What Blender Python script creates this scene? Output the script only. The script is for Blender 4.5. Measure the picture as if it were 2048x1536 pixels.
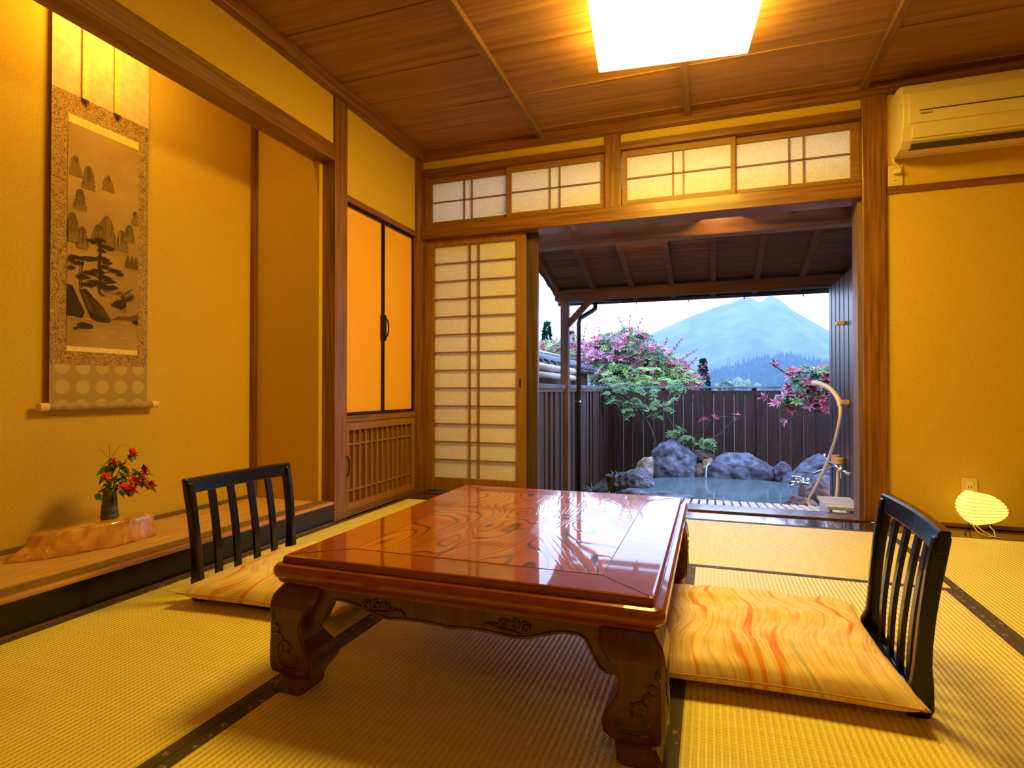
import bpy, math, random
from math import sin, cos, pi, radians
from mathutils import Vector, Matrix, noise
random.seed(7)
for o in list(bpy.data.objects): bpy.data.objects.remove(o)
S = bpy.context.scene
col = S.collection

# ------------------------------------------------------------------ camera, world, exposure
cam_d = bpy.data.cameras.new('camera'); cam = bpy.data.objects.new('camera', cam_d); col.objects.link(cam)
cam.location = (0, 0, 0.75)
cam.rotation_euler = (radians(90.63), 0, radians(19.14))
cam_d.sensor_width = 36; cam_d.lens = 36 * 1146 / 2048; cam_d.clip_start = .02; cam_d.clip_end = 3000
S.camera = cam
S.view_settings.view_transform = 'Standard'; S.view_settings.look = 'None'
S.view_settings.exposure = 0; S.view_settings.gamma = 1; S.view_settings.use_curve_mapping = False
W = bpy.data.worlds.new('world'); S.world = W; W.use_nodes = True
wb = W.node_tree.nodes['Background']
wb.inputs[0].default_value = (.42, .58, 1.0, 1); wb.inputs[1].default_value = 6.0

# ------------------------------------------------------------------ materials
def newmat(name):
    m = bpy.data.materials.new(name); m.use_nodes = True
    nt = m.node_tree; return m, nt, nt.nodes['Principled BSDF']
def setp(b, **k):
    for n, v in k.items():
        n = n.replace('_', ' ')
        if n in b.inputs: b.inputs[n].default_value = v
def c4(c): return (c[0], c[1], c[2], 1)
def plain(name, c, rough=.5, metal=0, coat=0, spec=.5, emit=None, es=0):
    m, nt, b = newmat(name)
    setp(b, Base_Color=c4(c), Roughness=rough, Metallic=metal, Coat_Weight=coat)
    b.inputs['Coat Roughness'].default_value = .06
    b.inputs['Specular IOR Level'].default_value = spec
    if emit: setp(b, Emission_Color=c4(emit), Emission_Strength=es)
    return m
def nz(name, c1, c2, scale=(5, 5, 5), ns=1.0, detail=6, rough=.6, coat=0, bump=0, bdist=.002, dist=0, lo=.35, hi=.65, spec=.5, metal=0, coatr=.06):
    m, nt, b = newmat(name); N = nt.nodes; L = nt.links
    tc = N.new('ShaderNodeTexCoord'); mp = N.new('ShaderNodeMapping'); mp.inputs['Scale'].default_value = scale
    n = N.new('ShaderNodeTexNoise'); n.inputs['Scale'].default_value = ns; n.inputs['Detail'].default_value = detail
    n.inputs['Distortion'].default_value = dist
    r = N.new('ShaderNodeValToRGB'); e = r.color_ramp.elements
    e[0].position = lo; e[0].color = c4(c1); e[1].position = hi; e[1].color = c4(c2)
    L.new(tc.outputs['Object'], mp.inputs[0]); L.new(mp.outputs[0], n.inputs['Vector']); L.new(n.outputs[0], r.inputs[0]); L.new(r.outputs[0], b.inputs['Base Color'])
    setp(b, Roughness=rough, Coat_Weight=coat, Metallic=metal); b.inputs['Coat Roughness'].default_value = coatr
    b.inputs['Specular IOR Level'].default_value = spec
    if bump:
        bp = N.new('ShaderNodeBump'); bp.inputs['Strength'].default_value = bump; bp.inputs['Distance'].default_value = bdist
        L.new(n.outputs[0], bp.inputs['Height']); L.new(bp.outputs[0], b.inputs['Normal'])
    return m
def wood(name, c1, c2, axis='x', rough=.45, coat=0, fine=60, long=2.5, bump=.15):
    s = {'x': (long, fine, fine), 'y': (fine, long, fine), 'z': (fine, fine, long)}[axis]
    return nz(name, c1, c2, scale=s, ns=1, detail=5, rough=rough, coat=coat, bump=bump, bdist=.001, dist=.4, lo=.32, hi=.7)

WALL = nz('ochre_plaster', (.58, .37, .05), (.65, .425, .065), (140, 140, 140), 1, 4, rough=.95, bump=.25, bdist=.002, spec=.15)
CEIL = wood('cedar_ceiling', (.20, .085, .022), (.36, .17, .05), 'x', .55, 0, 30, 1.2)
PZ = wood('post_wood_z', (.115, .040, .011), (.29, .115, .032), 'z', .38, .15)
PX = wood('post_wood_x', (.115, .040, .011), (.29, .115, .032), 'x', .38, .15)
PY = wood('post_wood_y', (.115, .040, .011), (.29, .115, .032), 'y', .38, .15)
BAT = wood('batten_wood', (.12, .05, .016), (.24, .11, .035), 'y', .5)
BOARD = wood('dark_floor_board', (.025, .010, .008), (.065, .026, .018), 'x', .12, 1.0, bump=.04)
LACQ = plain('black_lacquer', (.005, .003, .003), .25, coat=.1, spec=.3)
CHAIR = plain('black_lacquer_chair', (.004, .003, .005), .24, coat=.2, spec=.35)
KUMI = wood('shoji_wood_z', (.20, .085, .025), (.33, .155, .05), 'z', .5)
KUMX = wood('shoji_wood_x', (.20, .085, .025), (.33, .155, .05), 'x', .5)
GOLD = nz('door_paper', (.78, .37, .04), (.88, .45, .06), (200, 200, 200), 1, 2, rough=.75, bump=.1, spec=.2)
EXT = wood('porch_wood', (.075, .028, .008), (.17, .068, .018), 'x', .7, 0, 25, 1.5, .3)
EXTZ = wood('weathered_post', (.07, .04, .03), (.17, .10, .075), 'z', .7, 0, 40, 2, .3)
FENZ = nz('fence_board', (.016, .0055, .0025), (.085, .030, .013), (55, 55, 3.5), 1, 6, rough=.75, bump=.35, bdist=.004, dist=.8, lo=.3, hi=.75)
PANZ = nz('stained_panel', (.03, .02, .028), (.11, .075, .085), (70, 70, 4), 1, 6, rough=.35, bump=.4, bdist=.003, lo=.35, hi=.8)
DECK = nz('silvered_deck', (.58, .60, .58), (.86, .87, .82), (30, 3, 30), 1, 5, rough=.8, bump=.3, bdist=.002)
ROCK = nz('blue_grey_rock', (.035, .034, .050), (.19, .20, .27), (7, 7, 9), 1.3, 12, rough=.7, bump=1, bdist=.05)
ROCKR = nz('red_brown_rock', (.07, .035, .03), (.19, .10, .085), (6, 6, 6), 1.3, 10, rough=.7, bump=.8, bdist=.03)
ROCKW = nz('ochre_pale_rock', (.20, .11, .04), (.46, .42, .36), (4, 4, 4), 1.3, 8, rough=.75, bump=.7, bdist=.03)
SOIL = nz('dark_soil', (.02, .014, .008), (.06, .045, .03), (9, 9, 9), 2, 8, rough=.95, bump=.5, bdist=.02)
IVORY = plain('ivory_plastic', (.74, .60, .32), .4)
IVORYD = plain('ivory_plastic_shadow', (.05, .035, .02), .5)
OUTL = plain('outlet_plastic', (.70, .52, .20), .4)
WIRE = plain('dark_wire', (.03, .02, .015), .4, metal=.6)
CHROME = plain('chrome', (.7, .7, .72), .18, metal=1)
HOSE = plain('cream_hose', (.88, .76, .62), .45)
HOSEB = plain('tan_holder', (.62, .38, .20), .5)
BAMB = nz('bamboo_pole', (.42, .33, .26), (.62, .50, .40), (20, 2, 20), 1, 4, rough=.45)
TILE = nz('black_roof_tile', (.03, .035, .05), (.07, .08, .11), (8, 8, 8), 1, 5, rough=.25, bump=.1)
LEAFG = nz('green_leaf', (.055, .15, .03), (.17, .34, .085), (14, 14, 14), 1, 3, rough=.4)
LEAFD = nz('dark_green_leaf', (.025, .07, .02), (.07, .15, .04), (14, 14, 14), 1, 3, rough=.4)
LEAFR = nz('red_leaf', (.30, .02, .05), (.58, .09, .14), (10, 10, 10), 1, 3, rough=.4)
LEAFP = nz('pink_leaf', (.44, .05, .14), (.80, .42, .52), (10, 10, 10), 1, 3, rough=.45)
LEAFL = nz('lime_leaf', (.16, .34, .05), (.36, .55, .12), (12, 12, 12), 1, 3, rough=.4)
BLOS = nz('pale_blossom', (.55, .38, .40), (.80, .66, .66), (20, 20, 20), 1, 3, rough=.7)
BARK = nz('grey_bark', (.07, .05, .04), (.17, .12, .10), (30, 30, 6), 1, 4, rough=.85)

def paper_mat():
    m, nt, b = newmat('shoji_paper'); N = nt.nodes; L = nt.links
    tc = N.new('ShaderNodeTexCoord'); n = N.new('ShaderNodeTexNoise'); n.inputs['Scale'].default_value = 90; n.inputs['Detail'].default_value = 4
    r = N.new('ShaderNodeValToRGB'); e = r.color_ramp.elements
    e[0].color = (.80, .74, .62, 1); e[1].color = (.90, .85, .74, 1); e[0].position = .35; e[1].position = .65
    L.new(tc.outputs['Object'], n.inputs['Vector']); L.new(n.outputs[0], r.inputs[0]); L.new(r.outputs[0], b.inputs['Base Color'])
    setp(b, Roughness=.9); b.inputs['Specular IOR Level'].default_value = .1
    t = N.new('ShaderNodeBsdfTranslucent'); L.new(r.outputs[0], t.inputs[0])
    mx = N.new('ShaderNodeMixShader'); mx.inputs[0].default_value = .35
    L.new(b.outputs[0], mx.inputs[1]); L.new(t.outputs[0], mx.inputs[2]); L.new(mx.outputs[0], N['Material Output'].inputs[0])
    return m
PAPER = paper_mat()

def tatami_mat(name, along):
    # ridges run lengthwise 15 mm apart, rushes across
    m, nt, b = newmat(name); N = nt.nodes; L = nt.links
    tc = N.new('ShaderNodeTexCoord'); sp = N.new('ShaderNodeSeparateXYZ'); L.new(tc.outputs['Object'], sp.inputs[0])
    def stripe(out, per, ph=0):
        a = N.new('ShaderNodeMath'); a.operation = 'MULTIPLY'; a.inputs[1].default_value = 2 * pi / per; L.new(out, a.inputs[0])
        s = N.new('ShaderNodeMath'); s.operation = 'SINE'; L.new(a.outputs[0], s.inputs[0]); return s.outputs[0]
    ac, al = (sp.outputs[0], sp.outputs[1]) if along == 'y' else (sp.outputs[1], sp.outputs[0])
    s1 = stripe(ac, .0153); s2 = stripe(al, .0115)
    p = N.new('ShaderNodeMath'); p.operation = 'MULTIPLY'; L.new(s1, p.inputs[0]); L.new(s2, p.inputs[1])
    ad = N.new('ShaderNodeMath'); ad.operation = 'MULTIPLY_ADD'; ad.inputs[1].default_value = .35; L.new(p.outputs[0], ad.inputs[0]); L.new(s1, ad.inputs[2])
    n = N.new('ShaderNodeTexNoise'); n.inputs['Scale'].default_value = 1; n.inputs['Detail'].default_value = 6
    mp = N.new('ShaderNodeMapping'); mp.inputs['Scale'].default_value = (6, 90, 10) if along == 'y' else (90, 6, 10)
    L.new(tc.outputs['Object'], mp.inputs[0]); L.new(mp.outputs[0], n.inputs['Vector'])
    mr = N.new('ShaderNodeMapRange'); mr.inputs[1].default_value = -1.35; mr.inputs[2].default_value = 1.35; L.new(ad.outputs[0], mr.inputs[0])
    mixv = N.new('ShaderNodeMath'); mixv.operation = 'MULTIPLY_ADD'; mixv.inputs[1].default_value = .55
    L.new(mr.outputs[0], mixv.inputs[0]); 
    hv = N.new('ShaderNodeMath'); hv.operation = 'MULTIPLY'; hv.inputs[1].default_value = .6; L.new(n.outputs[0], hv.inputs[0]); L.new(hv.outputs[0], mixv.inputs[2])
    r = N.new('ShaderNodeValToRGB'); e = r.color_ramp.elements
    e[0].position = .1; e[0].color = (.60, .46, .10, 1); e[1].position = .72; e[1].color = (.93, .78, .27, 1)
    L.new(mixv.outputs[0], r.inputs[0]); L.new(r.outputs[0], b.inputs['Base Color'])
    bp = N.new('ShaderNodeBump'); bp.inputs['Strength'].default_value = .55; bp.inputs['Distance'].default_value = .0025
    L.new(ad.outputs[0], bp.inputs['Height']); L.new(bp.outputs[0], b.inputs['Normal'])
    setp(b, Roughness=.40); b.inputs['Specular IOR Level'].default_value = .55
    return m
TATY = tatami_mat('tatami_rush_y', 'y'); TATX = tatami_mat('tatami_rush_x', 'x')

def heri_mat():
    m, nt, b = newmat('tatami_border_cloth'); N = nt.nodes; L = nt.links
    tc = N.new('ShaderNodeTexCoord'); v = N.new('ShaderNodeTexVoronoi'); v.inputs['Scale'].default_value = 26
    v.inputs['Randomness'].default_value = .25
    n = N.new('ShaderNodeTexNoise'); n.inputs['Scale'].default_value = 190; n.inputs['Detail'].default_value = 2
    L.new(tc.outputs['Object'], v.inputs['Vector']); L.new(tc.outputs['Object'], n.inputs['Vector'])
    a = N.new('ShaderNodeMath'); a.operation = 'LESS_THAN'; a.inputs[1].default_value = .3; L.new(v.outputs['Distance'], a.inputs[0])
    g = N.new('ShaderNodeMath'); g.operation = 'GREATER_THAN'; g.inputs[1].default_value = .52; L.new(n.outputs[0], g.inputs[0])
    mu = N.new('ShaderNodeMath'); mu.operation = 'MULTIPLY'; L.new(a.outputs[0], mu.inputs[0]); L.new(g.outputs[0], mu.inputs[1])
    mx = N.new('ShaderNodeMix'); mx.data_type = 'RGBA'; mx.inputs[6].default_value = (.075, .048, .032, 1); mx.inputs[7].default_value = (.46, .40, .28, 1)
    L.new(mu.outputs[0], mx.inputs[0]); L.new(mx.outputs[2], b.inputs['Base Color']); setp(b, Roughness=.75)
    return m
HERI = heri_mat()

def table_mat(name, rings):
    m, nt, b = newmat(name); N = nt.nodes; L = nt.links
    tc = N.new('ShaderNodeTexCoord'); mp = N.new('ShaderNodeMapping')
    n = N.new('ShaderNodeTexNoise'); n.inputs['Detail'].default_value = 4
    L.new(tc.outputs['Object'], mp.inputs[0]); L.new(mp.outputs[0], n.inputs['Vector'])
    r = N.new('ShaderNodeValToRGB'); e = r.color_ramp.elements
    if rings:
        mp.inputs['Scale'].default_value = (3.2, 1.1, 1); mp.inputs['Location'].default_value = (3.1, 1.7, 0)
        n.inputs['Scale'].default_value = 1.3; n.inputs['Detail'].default_value = 1.5; n.inputs['Roughness'].default_value = .4; n.inputs['Distortion'].default_value = .5
        mu = N.new('ShaderNodeMath'); mu.operation = 'MULTIPLY'; mu.inputs[1].default_value = 30; L.new(n.outputs[0], mu.inputs[0])
        fr = N.new('ShaderNodeMath'); fr.operation = 'FRACT'; L.new(mu.outputs[0], fr.inputs[0]); L.new(fr.outputs[0], r.inputs[0])
        e[0].position = 0; e[0].color = (.03, .006, .002, 1); e[1].position = .16; e[1].color = (.34, .085, .012, 1)
        x = e.new(.85); x.color = (.40, .11, .018, 1); x = e.new(.97); x.color = (.06, .012, .003, 1)
        h = r.outputs[0]
        bp = N.new('ShaderNodeBump'); bp.inputs['Strength'].default_value = .5; bp.inputs['Distance'].default_value = .0012
        L.new(h, bp.inputs['Height']); L.new(bp.outputs[0], b.inputs['Normal']); L.new(bp.outputs[0], b.inputs['Coat Normal'])
    else:
        mp.inputs['Scale'].default_value = (22, 22, 22); n.inputs['Scale'].default_value = 1
        e[0].position = .3; e[0].color = (.21, .042, .008, 1); e[1].position = .7; e[1].color = (.29, .062, .010, 1)
        L.new(n.outputs[0], r.inputs[0])
    L.new(r.outputs[0], b.inputs['Base Color'])
    b.inputs['Specular IOR Level'].default_value = .12
    setp(b, Roughness=.3, Coat_Weight=.9); b.inputs['Coat Roughness'].default_value = .035; b.inputs['Coat IOR'].default_value = 1.55
    return m
TTOP = table_mat('zelkova_grain_panel', True); TFRM = table_mat('table_frame_wood', False)
TLEG = wood('carved_red_wood', (.060, .013, .005), (.125, .030, .010), 'z', .34, .25, 50, 6)
TCARV = plain('carving_dark_red', (.055, .012, .005), .28, coat=.4)

def cushion_mat():
    m, nt, b = newmat('cushion_fabric'); N = nt.nodes; L = nt.links
    tc = N.new('ShaderNodeTexCoord')
    n0 = N.new('ShaderNodeTexNoise'); n0.inputs['Scale'].default_value = 4.5; n0.inputs['Detail'].default_value = 0
    L.new(tc.outputs['Object'], n0.inputs['Vector'])
    sc = N.new('ShaderNodeVectorMath'); sc.operation = 'MULTIPLY_ADD'; sc.inputs[1].default_value = (.20, .05, 0)
    L.new(n0.outputs['Color'], sc.inputs[0]); L.new(tc.outputs['Object'], sc.inputs[2])
    mp = N.new('ShaderNodeMapping'); mp.inputs['Scale'].default_value = (26, 2.2, 1); L.new(sc.outputs[0], mp.inputs[0])
    n1 = N.new('ShaderNodeTexNoise'); n1.inputs['Scale'].default_value = 1; n1.inputs['Detail'].default_value = 1; L.new(mp.outputs[0], n1.inputs['Vector'])
    r = N.new('ShaderNodeValToRGB'); e = r.color_ramp.elements
    e[0].position = .26; e[0].color = (.66, .58, .40, 1); e[1].position = .36; e[1].color = (.88, .70, .50, 1)
    for p, c in ((.58, (.88, .68, .46)), (.64, (.82, .42, .14)), (.70, (.78, .26, .06)), (.78, (.84, .50, .14))):
        x = e.new(p); x.color = c4(c)
    L.new(n1.outputs[0], r.inputs[0])
    mp2 = N.new('ShaderNodeMapping'); mp2.inputs['Scale'].default_value = (120, 7, 1); L.new(sc.outputs[0], mp2.inputs[0])
    n2 = N.new('ShaderNodeTexNoise'); n2.inputs['Scale'].default_value = 1; n2.inputs['Detail'].default_value = 2; L.new(mp2.outputs[0], n2.inputs['Vector'])
    r2 = N.new('ShaderNodeValToRGB'); f = r2.color_ramp.elements; f[0].position = .36; f[0].color = (.74, .50, .32, 1); f[1].position = .55; f[1].color = (1, 1, 1, 1)
    L.new(n2.outputs[0], r2.inputs[0])
    mx = N.new('ShaderNodeMix'); mx.data_type = 'RGBA'; mx.blend_type = 'MULTIPLY'; mx.inputs[0].default_value = .6
    L.new(r.outputs[0], mx.inputs[6]); L.new(r2.outputs[0], mx.inputs[7]); L.new(mx.outputs[2], b.inputs['Base Color'])
    setp(b, Roughness=.7); b.inputs['Specular IOR Level'].default_value = .25
    n3 = N.new('ShaderNodeTexNoise'); n3.inputs['Scale'].default_value = 9; L.new(tc.outputs['Object'], n3.inputs['Vector'])
    bp = N.new('ShaderNodeBump'); bp.inputs['Strength'].default_value = .35; bp.inputs['Distance'].default_value = .01; L.new(n3.outputs[0], bp.inputs['Height']); L.new(bp.outputs[0], b.inputs['Normal'])
    return m
CUSH = cushion_mat()

def glass_mat():
    m, nt, b = newmat('window_glass'); N = nt.nodes; L = nt.links
    g = N.new('ShaderNodeBsdfGlossy'); g.inputs['Roughness'].default_value = .02
    t = N.new('ShaderNodeBsdfTransparent'); f = N.new('ShaderNodeFresnel'); f.inputs[0].default_value = 1.45
    mx = N.new('ShaderNodeMixShader'); L.new(f.outputs[0], mx.inputs[0]); L.new(t.outputs[0], mx.inputs[1]); L.new(g.outputs[0], mx.inputs[2])
    L.new(mx.outputs[0], N['Material Output'].inputs[0]); return m
GLASS = glass_mat()
def water_mat():
    m, nt, b = newmat('milky_spring_water'); N = nt.nodes; L = nt.links
    setp(b, Base_Color=(.10, .15, .16, 1), Roughness=.10); b.inputs['IOR'].default_value = 1.33
    tc = N.new('ShaderNodeTexCoord'); n = N.new('ShaderNodeTexNoise'); n.inputs['Scale'].default_value = 5; n.inputs['Detail'].default_value = 3
    bp = N.new('ShaderNodeBump'); bp.inputs['Strength'].default_value = .12; bp.inputs['Distance'].default_value = .02
    L.new(tc.outputs['Object'], n.inputs['Vector']); L.new(n.outputs[0], bp.inputs['Height']); L.new(bp.outputs[0], b.inputs['Normal'])
    return m
WATER = water_mat()

# ------------------------------------------------------------------ mesh builder
class MB:
    def __init__(s): s.v = []; s.f = []; s.m = []
    def add(s, vs, fs, mi=0):
        o = len(s.v); s.v += [tuple(v) for v in vs]; s.f += [tuple(i + o for i in f) for f in fs]; s.m += [mi] * len(fs); return s
    def box(s, x0, x1, y0, y1, z0, z1, mi=0, M=None):
        vs = [Vector((x, y, z)) for z in (z0, z1) for y in (y0, y1) for x in (x0, x1)]
        if M: vs = [M @ v for v in vs]
        return s.add(vs, [(0, 2, 3, 1), (4, 5, 7, 6), (0, 1, 5, 4), (2, 6, 7, 3), (0, 4, 6, 2), (1, 3, 7, 5)], mi)
    def bar(s, a, b, w, h, mi=0):
        a = Vector(a); b = Vector(b); d = b - a; q = d.to_track_quat('X', 'Z').to_matrix().to_4x4()
        return s.box(0, d.length, -w / 2, w / 2, -h / 2, h / 2, mi, Matrix.Translation(a) @ q)
    def prism(s, poly, axis, a0, a1, mi=0):
        # poly of 2D points; axis = extrusion axis
        def p(u, w, t): return {'x': (t, u, w), 'y': (u, t, w), 'z': (u, w, t)}[axis]
        n = len(poly); vs = [p(u, w, a0) for u, w in poly] + [p(u, w, a1) for u, w in poly]
        fs = [tuple(range(n))[::-1], tuple(range(n, 2 * n))] + [(i, (i + 1) % n, n + (i + 1) % n, n + i) for i in range(n)]
        return s.add(vs, fs, mi)
    def tube(s, pts, r, n=8, mi=0, flat=1.0):
        pts = [Vector(p) for p in pts]; k = len(pts)
        rs = r if isinstance(r, (list, tuple)) else [r] * k
        up = None; rings = []
        for i, p in enumerate(pts):
            d = (pts[min(i + 1, k - 1)] - pts[max(i - 1, 0)]).normalized()
            if up is None: up = Vector((0, 0, 1)) if abs(d.z) < .9 else Vector((1, 0, 0))
            a = (up - d * up.dot(d)).normalized(); b = d.cross(a); up = a
            rings.append([p + (a * cos(2 * pi * j / n) + b * sin(2 * pi * j / n) * flat) * rs[i] for j in range(n)])
        vs = [v for g in rings for v in g]; fs = []
        for i in range(k - 1):
            for j in range(n): fs.append((i * n + j, i * n + (j + 1) % n, (i + 1) * n + (j + 1) % n, (i + 1) * n + j))
        fs.append(tuple(range(n))[::-1]); fs.append(tuple((k - 1) * n + j for j in range(n)))
        return s.add(vs, fs, mi)
    def lathe(s, prof, c=(0, 0, 0), n=24, mi=0, fn=None):
        vs = []; fs = []; k = len(prof)
        for r, z in prof:
            for j in range(n):
                t = 2 * pi * j / n; rr = r * (fn(t, z) if fn else 1)
                vs.append((c[0] + rr * cos(t), c[1] + rr * sin(t), c[2] + z))
        for i in range(k - 1):
            for j in range(n): fs.append((i * n + j, i * n + (j + 1) % n, (i + 1) * n + (j + 1) % n, (i + 1) * n + j))
        fs.append(tuple(range(n))[::-1]); fs.append(tuple((k - 1) * n + j for j in range(n)))
        return s.add(vs, fs, mi)
    def quadleaf(s, p, d, nrm, L, w, mi=0, droop=.25):
        d = Vector(d).normalized(); nrm = Vector(nrm); sd = d.cross(nrm)
        if sd.length < 1e-3: sd = d.orthogonal()
        sd.normalize(); nn = sd.cross(d); p = Vector(p)
        a = p; m1 = p + d * L * .45; t = p + d * L - nn * L * droop
        return s.add([a, m1 + sd * w - nn * L * .03, t, m1 - sd * w - nn * L * .03, m1 + nn * L * .04], [(0, 1, 4), (1, 2, 4), (2, 3, 4), (3, 0, 4)], mi)
    def build(s, name, mats, parent=None, smooth=False, bevel=0, origin=None):
        me = bpy.data.meshes.new(name)
        vs = s.v
        o = bpy.data.objects.new(name, me)
        if origin is not None:
            ox = Vector(origin); vs = [tuple(Vector(v) - ox) for v in vs]; o.location = ox
        me.from_pydata(vs, [], s.f)
        if not isinstance(mats, (list, tuple)): mats = [mats]
        for m in mats: me.materials.append(m)
        if len(mats) > 1: me.polygons.foreach_set('material_index', s.m)
        if smooth: me.polygons.foreach_set('use_smooth', [True] * len(me.polygons))
        me.update(); col.objects.link(o)
        if parent: o.parent = parent
        if bevel:
            b = o.modifiers.new('b', 'BEVEL'); b.width = bevel; b.segments = 2; b.limit_method = 'ANGLE'; b.angle_limit = radians(50)
        return o
def B(name, x0, x1, y0, y1, z0, z1, mat, parent=None, bevel=0, **k):
    return MB().box(x0, x1, y0, y1, z0, z1).build(name, mat, parent, bevel=bevel, **k)
def thing(name, label, cat, loc=(0, 0, 0), rz=0, group=None):
    o = bpy.data.objects.new(name, None); col.objects.link(o); o.location = loc; o.rotation_euler = (0, 0, rz); o.empty_display_size = .1
    o['label'] = label; o['category'] = cat
    if group: o['group'] = group
    return o
def tag(o, label, cat, group=None, kind=None):
    o['label'] = label; o['category'] = cat
    if group: o['group'] = group
    if kind: o['kind'] = kind
    return o
def struct(name, mb, mat, bevel=0, smooth=False):
    o = mb.build(name, mat, bevel=bevel, smooth=smooth); o['kind'] = 'structure'; return o
def SB(name, x0, x1, y0, y1, z0, z1, mat, bevel=0): return struct(name, MB().box(x0, x1, y0, y1, z0, z1), mat, bevel)
def dup(o, parent=None):
    c = o.copy(); col.objects.link(c)
    if parent: c.parent = parent
    for ch in [x for x in bpy.data.objects if x.parent == o]: dup(ch, c)
    return c
_tn = [0]
def trim(*a, **k):
    _tn[0] += 1; return SB('trim_%d' % _tn[0], *a, **k)

# ------------------------------------------------------------------ room shell
XL = -2.03; YB = 3.78; XR = 2.80; YR = -2.3; ZC = 2.50; XT = -2.57; ZT = .12; YP = 2.715
SB('floor', -2.95, 2.95, -2.45, 3.93, -.12, -.03, BOARD)
SB('ceiling', -2.95, 2.95, -2.45, 3.93, ZC, ZC + .1, CEIL)
# plank seams of the ceiling (lapped boards running across)
m = MB()
for k in range(13): m.box(-2.03, 2.8, 3.66 - k * .455 - .004, 3.66 - k * .455 + .006, ZC - .005, ZC + .001)
struct('trim_ceiling_seams', m, CEIL)
# left wall: tokonoma niche, upper wall, cupboard bay
SB('wall_left', XL - .10, XL, -2.3, 2.74, 2.15, ZC, WALL)
struct('wall_left_niche_back', MB().box(XT - .1, XT, -.6, YP + .1, 0, ZC), WALL)
struct('wall_left_niche_side', MB().box(XT, XL - .075, YP, YP + .1, 0, ZC), WALL)
struct('wall_left_niche_near', MB().box(XT, XL, -.7, -.6, 0, ZC), WALL)
struct('wall_left_near', MB().box(XL - .1, XL, -2.3, -.6, 0, 2.2), WALL)
struct('wall_left_over_cupboard', MB().box(XL - .1, XL - .01, 2.85, YB, 1.905, 2.44), WALL)
SB('wall_right', XR, XR + .1, -2.4, 3.9, 0, ZC, WALL)
SB('wall_rear', -2.7, 2.9, -2.4, -2.3, 0, ZC, WALL)
struct('wall_back_over_transom', MB().box(-2.1, .83, YB + .005, YB + .10, 2.36, ZC), WALL)
struct('wall_back', MB().box(.94, XR, YB, YB + .12, 0, ZC), WALL)
struct('wall_back_corner', MB().box(-2.7, -2.03, YB, YB + .12, 0, ZC), WALL)
# posts and beams
trim(-2.14, XL + .012, 2.745, 2.862, 0, ZC, PZ, bevel=.004)        # niche post
trim(XT, XT + .03, YP - .03, YP, ZT, ZC - .02, PZ)                  # slim corner post of the niche
trim(-2.15, XL + .008, -2.3, 2.745, 2.06, 2.155, PY, bevel=.004)    # beam over the niche
trim(-2.10, XL + .02, 3.71, 3.80, 0, ZC - .06, PZ, bevel=.003)      # corner post
trim(-2.10, XL + .006, 2.862, 3.71, 1.872, 1.906, PY)               # lintel over cupboard
trim(XL, XL + .05, -2.3, 3.75, 2.43, ZC, PY, bevel=.006)            # cornice left
trim(-2.0, XR, YB - .05, YB, 2.435, ZC, PX, bevel=.006)             # cornice back
trim(XR - .05, XR, -2.3, 3.75, 2.43, ZC, PY)
trim(-2.03, XR, -2.3, -2.25, 2.43, ZC, PX)
trim(.826, .946, YB - .022, 3.93, 0, 2.44, PZ, bevel=.005)          # big post right of the opening
trim(-.658, -.553, YB - .015, 3.88, 1.95, 2.44, PZ, bevel=.003)     # short post between transoms
trim(-2.01, .826, YB - .022, 3.93, 1.862, 1.958, PX, bevel=.004)    # head beam
trim(-2.01, -.658, YB - .012, 3.90, 2.33, 2.376, PX)                # rail over transoms
trim(-.553, .826, YB - .012, 3.90, 2.33, 2.376, PX)
trim(.946, XR, YB - .012, YB, 1.868, 1.905, PX)                     # picture rail, right
trim(.946, XR, YB - .012, YB, .002, .022, PX)                       # base trim
trim(.808, .826, YB + .02, 3.93, .0, 1.862, wood('jamb_weathered', (.13, .07, .06), (.26, .15, .13), 'z', .5))   # jamb lining
trim(-2.10, -1.985, YB + .0, 3.93, 0, 1.862, PZ)
trim(-2.10, -1.985, YB + .004, 3.93, 1.958, 2.33, PZ)
# dark floor boards under the opening and along the back wall
trim(-2.03, XR, 3.52, YB - .045, -.03, .002, BOARD, bevel=.002)
trim(-2.01, .826, YB - .045, 3.93, -.06, .012, wood('sill_wood', (.06, .025, .02), (.14, .06, .045), 'x', .25, .3), bevel=.003)
# ceiling battens
for i, x in enumerate((-2.05, -1.09, -.13, .83, 1.79)):
    if i == 0: continue
    trim(x - .02, x + .02, -2.25, 3.735, ZC - .035, ZC, BAT, bevel=.003)
# niche floor: black front board, wood edge with painted highlight, rush mat
trim(XL - .075, XL + .008, -.6, 2.745, -.03, .102, LACQ)
trim(XL - .09, XL - .018, -.6, 2.745, .102, ZT, nz('niche_edge_cloth', (.14, .075, .025), (.24, .14, .05), (90, 90, 90), 1, 3, rough=.7))
trim(XL - .018, XL + .012, -.6, 2.745, .102, ZT - .001, wood('niche_edge_highlight', (.36, .17, .06), (.55, .28, .11), 'y', .4), bevel=.005)  # pale wood colour paints the highlight along the bevelled edge
trim(XL + .008, XL + .02, -.6, 2.745, -.03, .006, PY)
NT = nz('niche_rush_mat', (.48, .26, .09), (.66, .40, .16), (90, 6, 40), 1, 5, rough=.6, bump=.4, bdist=.002)
t = thing('niche_mat', 'tan woven mat covering the raised alcove floor under the scroll', 'mat', (XT, 1, ZT - .04))
MB().box(XT + .002, XL - .10, -.59, YP - .004, ZT - .04, ZT).build('rush_surface', NT, t).matrix_parent_inverse = Matrix.Translation((-XT, -1, -ZT + .04))
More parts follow.
